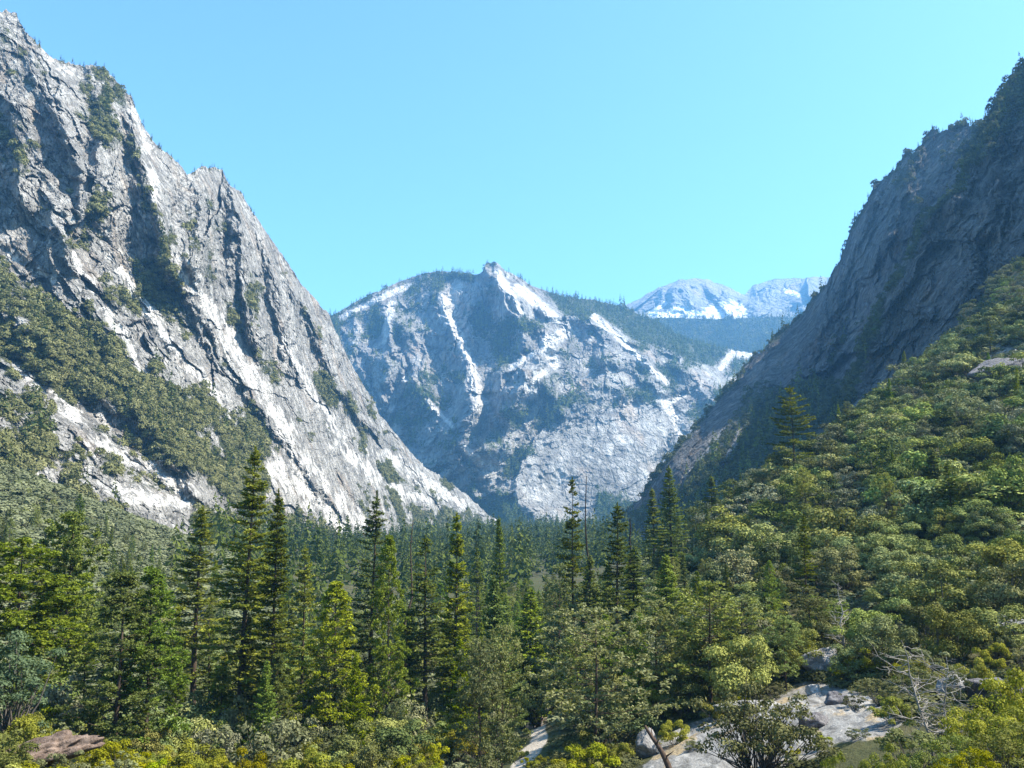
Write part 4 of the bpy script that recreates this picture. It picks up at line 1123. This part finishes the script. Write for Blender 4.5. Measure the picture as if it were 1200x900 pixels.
CAPPED = ('young pines of the valley floor', 'firs of the valley floor', 'grey pines of the valley floor', 'broad oaks between the pines of the valley floor')
g = np.random.default_rng(99)
cand = []
def add_cand(kind, cat, tm, pts, hfun, wr, group):
    z = ground_z(pts[:, 0], pts[:, 1])
    for (x, y), zz in zip(pts, z):
        u, v = proj([x, y, zz])
        if y < 25 or u < -50 or u > 1250: continue
        H = hfun(x, y)
        if H is None: continue
        ut, vt = proj([x, y, zz + H])
        if group in CAPPED:
            cap = np.interp(u, [0, 120, 240, 420, 480, 640, 740, 800], [655, 672, 690, 700, 678, 668, 660, 640]) + (22 if y < 170 else 0) + (25 if y < 145 else 0) + g.uniform(-6, 40)
            if vt < cap:
                H *= max(0.45, (v - cap) / (v - vt)); ut, vt = proj([x, y, zz + H])
        if vt > 905: continue
        W = H * wr * g.uniform(.75, 1.3)
        if any(abs(u - a) < rx + W * FPX / y * 0.45 and vt < b + ry and v > b - ry and y < 200 for a, b, rx, ry in keep_out) and not (y > 185): continue
        cand.append(dict(kind=kind, cat=cat, tm=tm[g.integers(len(tm))], x=x, y=y, z=zz, H=H, W=W, u=float(u), vt=float(vt), vb=float(v), group=group))

def slabby(x, y, z, pad=4):
    u, v = proj([x, y, z])
    D, _ = line_dist(np.array([u]), np.array([v]), SLAB + [SLAB[0]])
    return bool(in_poly(np.array([u]), np.array([v]), SLAB)[0]) or D[0] < pad

# oaks on the right slope
def right_side(x, y):
    return x > 18 + 0.16 * y
pts = jitter_grid(20, 330, 105, 540, 8.5, g)
pts = np.array([p for p in pts if right_side(*p)])
pz = ground_z(pts[:, 0], pts[:, 1])
pts = np.array([p for p, z in zip(pts, pz) if not slabby(p[0], p[1], z + 1, 10) and not (1150 < proj([p[0], p[1], z])[0] < 1215 and 400 < proj([p[0], p[1], z])[1] < 455 and p[1] > 230)])
near_o, far_o = pts[pts[:, 1] < 170], pts[pts[:, 1] >= 170]
add_cand('oak_tree', 'oak', T['oak_near'], near_o, lambda x, y: g.uniform(4.5, 9.5), 1.2, 'live oaks covering the right slope')
add_cand('oak_tree', 'oak', T['oak'], far_o, lambda x, y: ((5 + 9 * g.random() ** 1.4) * (0.75 if y > 380 else 1)) if g.random() > 0.06 else None, 1.3, 'live oaks covering the right slope')
add_cand('fir_tree', 'conifer', T['fir_open'] + T['grey'] + T['young_cone'], jitter_grid(40, 250, 130, 420, 34, g), lambda x, y: g.uniform(10, 17) if right_side(x, y) else None, 0.34, 'conifers among the oaks of the right slope')
add_cand('scrub_bush', 'bush', T['scrub'], jitter_grid(40, 260, 120, 400, 21, g), lambda x, y: g.uniform(3, 6) if right_side(x, y) and not slabby(x, y, gz(x, y) + 2, 8) else None, 1.3, 'grey scrub among the oaks')
# scrub and grey pines low on the right, near the slab
pts = jitter_grid(20, 95, 62, 135, 6.0, g)
pz = ground_z(pts[:, 0], pts[:, 1])
pts = np.array([p for p, z in zip(pts, pz) if not slabby(p[0], p[1], z, 6) and not slabby(p[0], p[1], z + 3, 2) and p[0] > 0.2 * p[1]])
add_cand('scrub_bush', 'bush', T['scrub'] + T['shrub'][:2], pts, lambda x, y: g.uniform(2.6, 5.2), 1.15, 'scrub bushes around the granite slab')
# mixed forest of the valley floor
def centre(x, y):
    return x < 18 + 0.18 * y and x > -0.62 * y - 30
pts = jitter_grid(-200, 110, 128, 430, 11.5, g)
pts = np.array([p for p in pts if centre(*p)])
def con_h(x, y):
    if g.random() < 0.25: return None
    return g.uniform(13, 25) if y < 260 else g.uniform(16, 30)
k = g.random(len(pts))
add_cand('pine_tree', 'conifer', T['young'] + T['young_cone'], pts[k < .40], con_h, 0.36, 'young pines of the valley floor')
add_cand('fir_tree', 'conifer', T['fir_open'] + T['fir_slim'] + T['fir_dense'], pts[(k >= .40) & (k < .68)], con_h, 0.26, 'firs of the valley floor')
add_cand('pine_tree', 'conifer', T['grey'], pts[k >= .68], lambda x, y: g.uniform(10, 18), 0.46, 'grey pines of the valley floor')
pts = jitter_grid(-230, 110, 120, 420, 9.0, g)
pts = np.array([p for p in pts if centre(*p)])
add_cand('oak_tree', 'oak', T['oak'] + T['oak_near'], pts, lambda x, y: g.uniform(6, 11.5), 1.0, 'broad oaks between the pines of the valley floor')
# foreground shrubs
pts = jitter_grid(-95, 22, 68, 150, 5.2, g)
pts = np.array([p for p in pts if p[0] < 0.17 * p[1]])
def sh_h(x, y):
    return g.uniform(2.4, 5.0) if y < 110 else g.uniform(3.5, 6.5)
k = g.random(len(pts))
add_cand('leafy_shrub', 'shrub', T['shrub'], pts[k < .7], sh_h, 1.25, 'yellow-green shrubs of the foreground')
add_cand('leafy_shrub', 'shrub', T['shrub_bright'], pts[(k >= .7) & (k < .85)], lambda x, y: sh_h(x, y) * .8, 1.35, 'bright shrubs of the foreground')
add_cand('scrub_bush', 'bush', T['scrub'], pts[k >= .85], sh_h, 1.1, 'grey scrub bushes of the foreground')
for (u, v, Y, H, kd) in [(792, 852, 104, 3.2, 's'), (836, 834, 112, 3.4, 's'), (812, 872, 97, 1.6, 'g'), (1004, 848, 92, 2.2, 'g'), (1032, 832, 92, 3.4, 'g'), (1048, 862, 80, 2.8, 's'), (905, 878, 86, 1.0, 'g'), (965, 876, 80, 1.5, 's'), (1005, 872, 78, 1.8, 'g'), (868, 812, 112, 2.6, 's'), (905, 806, 114, 3.0, 'g'), (930, 884, 80, 1.3, 's'), (1018, 800, 112, 4.5, 'g'), (985, 806, 116, 2.2, 's'), (845, 850, 105, 1.2, 'g'), (940, 836, 100, 0.9, 's')]:
    p = at(u, v, Y); zz = gz(p[0], Y)
    uu, vv = proj([p[0], Y, zz]); ut, vt = proj([p[0], Y, zz + H])
    cand.append(dict(kind='leafy_shrub' if kd == 's' else 'scrub_bush', cat='shrub' if kd == 's' else 'bush', tm=(T['shrub'] if kd == 's' else T['scrub'])[g.integers(3)], x=p[0], y=Y, z=zz, H=H, W=H * 1.4, u=float(uu), vt=float(vt), vb=float(vv), group='plants growing on the granite slab'))
for (u, v, Y, H) in [(627, 886, 121, 1.9), (619, 880, 126, 1.6), (634, 880, 124, 1.8), (606, 872, 132, 2.2), (600, 862, 138, 2.4), (610, 902, 108, 0.8)]:
    p = at(u, v, Y); zz = gz(p[0], Y)
    uu, vv = proj([p[0], Y, zz]); ut, vt = proj([p[0], Y, zz + H])
    cand.append(dict(kind='leafy_shrub', cat='shrub', tm=T['shrub'][g.integers(6)], x=p[0], y=Y, z=zz, H=H, W=H * 1.35, u=float(uu), vt=float(vt), vb=float(vv), group='shrubs crowding the pale trail'))
# lower right corner, close by
for (u, v, Y, H) in [(1150, 838, 42, 3.6), (1195, 800, 44, 4.2), (1105, 872, 40, 2.6), (1180, 870, 34, 3.0), (1040, 882, 52, 2.6), (985, 885, 58, 2.2), (1215, 850, 36, 3.2), (1130, 890, 33, 2.2)]:
    p = at(u, v, Y)
    zz = gz(p[0], Y)
    cand.append(dict(kind='leafy_shrub', cat='shrub', tm=T['shrub_near'][g.integers(3)], x=p[0], y=Y, z=zz, H=max(1.2, p[2] - zz + H * .35), W=H * 1.45, u=float(u), vt=float(v) - 20, vb=float(v) + 60, group='bright leafy shrubs in the lower right corner'))

occ = Occ()
heroes = [dict(r, hero=True, y=r['Y']) for r in ALL if not r.get('dead')]
cand.sort(key=lambda c: c['y'])
merged = sorted(heroes + cand, key=lambda c: c['y'])
kept = []
for c in merged:
    wpx = c['W'] * FPX / c['y']
    if c.get('hero'):
        occ.see(c['u'], c['vt'], c['vb'], wpx * 0.6, .6)
        continue
    # nothing tall where the photo keeps a clear view
    pen = 0.7 if c['kind'] in ('oak_tree', 'leafy_shrub', 'scrub_bush') else 0.5
    vis = occ.see(c['u'], c['vt'], c['vb'], wpx * pen, .82)
    if vis > 0.10 and c['u'] > -40 and c['u'] < 1240:
        c['vis'] = vis * wpx * (c['vb'] - c['vt'])
        kept.append(c)

# up to 290 of each kind as things, the rest of the far oaks as one woodland
ORD = ['nearest', 'second', 'third', 'fourth', 'fifth', 'sixth', 'seventh', 'eighth', 'ninth', 'tenth', 'eleventh', 'twelfth', 'thirteenth', 'fourteenth', 'fifteenth', 'sixteenth', 'seventeenth', 'eighteenth', 'nineteenth', 'twentieth']
NOUN = {'shrubs crowding the pale trail': 'shrub crowding the pale trail', 'plants growing on the granite slab': 'plant on the granite slab', 'conifers among the oaks of the right slope': 'pointed conifer among oaks', 'grey scrub among the oaks': 'pale scrub bush among oaks', 'live oaks covering the right slope': 'rounded live oak', 'scrub bushes around the granite slab': 'low scrub bush', 'young pines of the valley floor': 'leafy green young pine', 'firs of the valley floor': 'dark fir', 'grey pines of the valley floor': 'grey-green pine',
        'broad oaks between the pines of the valley floor': 'broad oak', 'yellow-green shrubs of the foreground': 'yellow-green shrub', 'bright shrubs of the foreground': 'bright lime shrub', 'grey scrub bushes of the foreground': 'greyish scrub bush', 'bright leafy shrubs in the lower right corner': 'bright leafy shrub'}
rest = []
count = {}
kept.sort(key=lambda c: -c['vis'])
things = []
for c in kept:
    lim = {'oak_tree': 290, 'fir_tree': 120, 'pine_tree': 200, 'leafy_shrub': 230, 'scrub_bush': 150}[c['kind']]
    if count.get(c['kind'], 0) >= lim:
        rest.append(c); continue
    count[c['kind']] = count.get(c['kind'], 0) + 1
    things.append(c)
buckets = {}
for c in things:
    r = place(c['kind'], c['cat'], c['tm'], c['x'], c['y'], c['H'], c['W'], z=c['z'], group=c['group'], tilt=(rng.normal() * 0.03, rng.normal() * 0.03))
    cu, cv = c['u'], (c['vt'] * 2 + c['vb']) / 3
    best = min(LAND, key=lambda l: math.hypot(l[0] - cu, (l[1] - cv) * 1.2))
    dx, dy = cu - best[0], cv - best[1]
    rel = ('left of' if dx < 0 else 'right of') if abs(dx) > abs(dy) else ('above' if dy < 0 else 'below')
    buckets.setdefault((NOUN[c['group']], rel, best[2]), []).append((math.hypot(dx, dy), r['o']))
for (noun, rel, ph), lst in buckets.items():
    lst.sort(key=lambda t: t[0])
    for i, (_, o) in enumerate(lst):
        if len(lst) == 1: o['label'] = f'only {noun} just {rel} the {ph}'
        else: o['label'] = f'{noun}, {ORD[min(i, 19)]} one {rel} the {ph}'
print('THINGS', count, 'REST', len(rest))

# ------------------------------------------------------------------ masses nobody could count
def simple_conifer(seed, n=52):
    g = np.random.default_rng(seed)
    t = g.random(n) ** 0.8
    az = g.uniform(0, 6.28, n)
    rad = 0.17 * (1 - t) ** 0.8 * g.uniform(.35, 1, n)
    c = np.stack([np.cos(az) * rad, np.sin(az) * rad, 0.06 + 0.92 * t - 0.02], 1)
    d = unit(np.stack([np.cos(az), np.sin(az), -0.5 + g.normal(0, .3, n)], 1))
    w = unit(np.cross(d, rand_dir(n, g)))
    v, f = diamonds(c, d, w, 0.19 * (1.1 - t) + 0.03, 0.075 * (1.1 - t) + 0.02)
    return v, f
def simple_bush(seed, n=44):
    g = np.random.default_rng(seed)
    nd = rand_dir(n, g); nd[:, 2] = np.abs(nd[:, 2]) * 0.9 + 0.05
    c = nd * np.array([.5, .5, .62]) * (0.75 + 0.35 * g.random((n, 1)))
    nn = unit(nd + g.normal(size=(n, 3)) * .4)
    d, w = frame_for(nn, g)
    k = 2.1 / math.sqrt(n)
    return diamonds(c, d, w, g.uniform(.8, 1.3, n) * k, g.uniform(.6, 1.0, n) * k)
CON = [simple_conifer(s) for s in range(6)]
BUSH = [simple_bush(s) for s in range(6)]
BUSHF = [simple_bush(s, 100) for s in range(6)]
def mass(name, P, hs, ws, tmpl, mat, g, label=None):
    V, Fc, Tn, off = [], [], [], 0
    kk = g.integers(0, len(tmpl), len(P))
    for k, (tv, tf) in enumerate(tmpl):
        s = kk == k
        n = s.sum()
        if not n: continue
        a = g.uniform(0, 6.28, n)
        ca, sa = np.cos(a)[:, None], np.sin(a)[:, None]
        x = (tv[None, :, 0] * ca - tv[None, :, 1] * sa) * ws[s][:, None] + P[s][:, 0:1]
        y = (tv[None, :, 0] * sa + tv[None, :, 1] * ca) * ws[s][:, None] + P[s][:, 1:2]
        z = tv[None, :, 2] * hs[s][:, None] + P[s][:, 2:3]
        V.append(np.stack([x, y, z], -1).reshape(-1, 3))
        Fc.append((tf[None] + (np.arange(n) * len(tv))[:, None, None]).reshape(-1, 4) + off)
        Tn.append(np.repeat(np.clip(g.normal(.45, .28, n), 0, 1), len(tv)))
        off += n * len(tv)
    me = fast_mesh(name, np.concatenate(V), np.concatenate(Fc), [mat], False, {'tint': np.concatenate(Tn)})
    o = obj(name, me)
    return tag(o, label, None, None, 'stuff')

g = np.random.default_rng(5)
# valley forest: thousands of conifers on the flat floor to the foot of the peak
N = 7500
yy = 380 + (2500 - 400) * g.random(N) ** 0.8
xx = g.uniform(-1, 1, N) * (150 + yy * 0.17) + yy * -0.0 
zz = ground_z(xx, yy)
hh = g.uniform(13, 28, N) * np.where(g.random(N) < 0.15, 1.55, 1) * (1 + 0.3 * fbm(np.stack([xx / 60, yy / 60, xx * 0], 1), 2, seed=88))
uu, vv = proj(np.stack([xx, yy, zz + hh], 1))
ok = (zz < -22) & ~((yy < 600) & (uu > 620))
mass('valley_forest', np.stack([xx, yy, zz], 1)[ok], hh[ok], hh[ok] * 0.85, CON, M['far'], g, 'dense conifer forest on the far valley floor')
# brush on the left slope below the granite wall
N = 5200
xx = g.uniform(-330, -25, N); yy = g.uniform(140, 560, N)
ok = (xx < -0.28 * yy)
zz = ground_z(xx, yy)
uu, vv = proj(np.stack([xx, yy, zz], 1))
dens = fbm(np.stack([xx / 40, yy / 40, xx * 0], 1), 3, seed=8)
ok &= (dens > -0.45) & (yy > 200)
hh = g.uniform(3.0, 6.5, N)
mass('hillside_brush', np.stack([xx, yy, zz - .3], 1)[ok], hh[ok], hh[ok] * 1.7, [simple_bush(s, 130) for s in range(8)], M['brush'], g, 'olive brush covering the left slope below the granite wall')
# what is left of the oaks
if rest:
    rp = np.array([(c['x'], c['y'], c['z']) for c in rest]); rh = np.array([c['H'] for c in rest])
    mass('woodland_vegetation', rp, rh * 1.3, rh * 1.1, [simple_bush(s, 220) for s in range(20, 26)], M['oak'], g, 'unbroken oak and pine woodland between the single trees')
# low ground cover under the trees
N = 17000
xx = g.uniform(-200, 260, N); yy = 62 + 400 * g.random(N) ** 1.3
zz = ground_z(xx, yy)
uu, vv = proj(np.stack([xx, yy, zz], 1))
D, _ = line_dist(uu, vv, TRAILP)
Ds, _ = line_dist(uu, vv, SLAB + [SLAB[0]])
ok = ~((D < 16) & (yy < 200)) & ~(in_poly(uu, vv, SLAB) | (Ds < 3)) & (xx < 0.75 * yy + 20)
hh = g.uniform(0.5, 1.7, N) * (1 + yy / 300)
nr_ = ok & (yy < 135) & (xx > -0.72 * yy - 8)
ok &= ~(yy < 135)
mass('ground_cover_undergrowth', np.stack([xx, yy, zz - .1], 1)[ok], hh[ok], hh[ok] * 1.9, [simple_bush(s, 90) for s in range(8)], M['brush'], g, 'low green undergrowth between shrubs and trees')
mass('near_ground_cover_undergrowth', np.stack([xx, yy, zz - .1], 1)[nr_], hh[nr_], hh[nr_] * 1.9, [simple_bush(s + 40, 380) for s in range(6)], M['shrub_grey'], g, 'low olive undergrowth around the near shrubs')

# brush and small trees that cling to the mountains
def cling(name, mt, n, size, g, mat, conifers=0.0, thr=0.34, label=None, bush=BUSH):
    o, P, u, v, veg, wh, (nr, nc) = mt
    frame = (u > -60) & (u < 1260) & (v < 700)
    w = np.where(frame, np.clip(veg - thr, 0, 1) ** 1.1, 0)
    # sample by real area seen from here: one vertex is about one pixel
    w = w * (P[:, 1] / P[:, 1].min()) ** 0.3
    idx = g.choice(len(P), n, p=w / w.sum())
    pts = P[idx] + g.normal(size=(n, 3)) * size * 0.4
    s = size * np.exp(g.normal(0, .35, n))
    isc = g.random(n) < conifers
    tm = BUSH
    mass(name, pts[~isc] - np.array([0, 0, size * .15]), s[~isc] * 1.3, s[~isc] * 1.25, bush, mat, g, label)
    if isc.any():
        mass(name.replace('brush', 'trees_forest'), pts[isc] - np.array([0, 0, size * .2]), s[isc] * 3.2, s[isc] * 3.0, CON, M['far'], g, label.replace('brush', 'small conifers'))
    return
def crest_trees(name, mt, n, size, g, ulo, uhi, mat, label, depth=6):
    o, P, u, v, veg, wh, (nr, nc) = mt
    rows = P.reshape(nr, nc, 3)[-depth:]
    uu = u.reshape(nr, nc)[-depth:]
    sel = rows[(uu > ulo) & (uu < uhi)]
    p = sel[g.integers(0, len(sel), n)]
    s = size * np.exp(np.clip(g.normal(0, .5, n), -1, .55))
    mass(name, p - np.array([0, 0, size * .15]), s, s, CON, mat, g, label)
cling('mountain_brush_vegetation', left, 15000, 4.0, g, M['brush'], 0.05, label='patches of olive brush on the ledges of the left granite wall', bush=BUSHF, thr=0.40)
cling('cliff_brush_vegetation', cliff, 15000, 4.2, g, M['brush'], 0.06, label='patches of olive brush on the ledges of the shaded cliff', bush=BUSHF)
cling('peak_brush_vegetation', peak, 15000, 6.5, g, M['far'], 0.5, label='scattered brush on the pointed peak', thr=0.4)
cling('ridge_brush_vegetation', ridge, 11000, 9.0, g, M['far'], 0.9, label='brush on the ridge behind the pointed peak')
crest_trees('peak_crest_forest', peak, 230, 14, g, 590, 860, M['far'], 'tiny conifers along the right skyline of the pointed peak', 8)
crest_trees('peak_shoulder_forest', peak, 170, 12, g, 385, 562, M['far'], 'tiny conifers along the left skyline of the pointed peak', 8)
crest_trees('wall_crest_forest', left, 110, 6, g, 5, 300, M['far'], 'tiny trees along the skyline of the left granite wall', 5)
crest_trees('cliff_crest_forest', cliff, 150, 7, g, 760, 1210, M['far'], 'tiny trees along the skyline of the shaded cliff', 5)

# ------------------------------------------------------------------ air
hz = bpy.data.meshes.new('haze')
x0, x1, y0, y1, z0, z1 = -12600, 12600, -600, 12600, -48.0, 1930
vs = [(x, y, z) for z in (z0, z1) for y in (y0, y1) for x in (x0, x1)]
hz.from_pydata(vs, [], [(0, 2, 3, 1), (4, 5, 7, 6), (0, 1, 5, 4), (2, 6, 7, 3), (0, 4, 6, 2), (1, 3, 7, 5)])
t = NT('haze_air')
pv = t.n('VolumePrincipled')
pv.inputs['Color'].default_value = (0.20, 0.54, 1.0, 1)
pv.inputs['Density'].default_value = 8.0e-5
pv.inputs['Anisotropy'].default_value = 0.2
ou = t.n('OutputMaterial'); t.l(pv.outputs[0], ou.inputs['Volume'])
hz.materials.append(t.m)
tag(obj('haze', hz), kind='stuff')

# ------------------------------------------------------------------ light, sky, camera
SUN_AZ, SUN_EL = 93.0, 51.0           # azimuth measured from straight ahead to the right
sd = np.array([math.cos(R(SUN_EL)) * math.sin(R(SUN_AZ)), math.cos(R(SUN_EL)) * math.cos(R(SUN_AZ)), math.sin(R(SUN_EL))])
from mathutils import Vector
sl = bpy.data.lights.new('sun', 'SUN'); sl.energy = 5.0; sl.angle = R(0.53); sl.color = (1.0, 0.925, 0.80)
so = link(bpy.data.objects.new('sun', sl)); so.rotation_euler = Vector(sd).to_track_quat('Z', 'Y').to_euler()
w = bpy.data.worlds.new('World'); scene.world = w; w.use_nodes = True
nt = w.node_tree; nt.nodes.clear()
sky = nt.nodes.new('ShaderNodeTexSky'); sky.sky_type = 'NISHITA'; sky.sun_disc = False
sky.sun_elevation = R(SUN_EL); sky.sun_rotation = R(SUN_AZ); sky.air_density = 1.0; sky.dust_density = 3.5; sky.ozone_density = 1.4; sky.altitude = 1600
bg = nt.nodes.new('ShaderNodeBackground'); bg.inputs['Strength'].default_value = 0.115
wo = nt.nodes.new('ShaderNodeOutputWorld')
mx = nt.nodes.new('ShaderNodeMix'); mx.data_type = 'RGBA'; mx.blend_type = 'MULTIPLY'
mx.inputs[0].default_value = 1.0; mx.inputs[7].default_value = (0.80, 1.12, 1.16, 1)
nt.links.new(sky.outputs[0], mx.inputs[6]); nt.links.new(mx.outputs[2], bg.inputs[0]); nt.links.new(bg.outputs[0], wo.inputs[0])

cam = bpy.data.cameras.new('camera'); cam.sensor_fit = 'HORIZONTAL'; cam.angle = R(60); cam.clip_start = 0.5; cam.clip_end = 40000
co = link(bpy.data.objects.new('camera', cam)); co.location = (0, 0, 0); co.rotation_euler = (R(90) + TH, 0, 0)
scene.camera = co
vs_ = scene.view_settings
vs_.view_transform = 'Standard'; vs_.look = 'None'; vs_.gamma = 1; vs_.exposure = 1.5; vs_.use_curve_mapping = False
cy = scene.cycles
cy.use_denoising = True
try:
    cy.denoiser = 'OPENIMAGEDENOISE'; cy.denoising_input_passes = 'RGB_ALBEDO_NORMAL'
except Exception: pass
cy.max_bounces = 6; cy.diffuse_bounces = 3; cy.glossy_bounces = 1; cy.transmission_bounces = 3; cy.volume_bounces = 1; cy.transparent_max_bounces = 4
cy.caustics_reflective = False; cy.caustics_refractive = False
cy.sample_clamp_indirect = 4.0
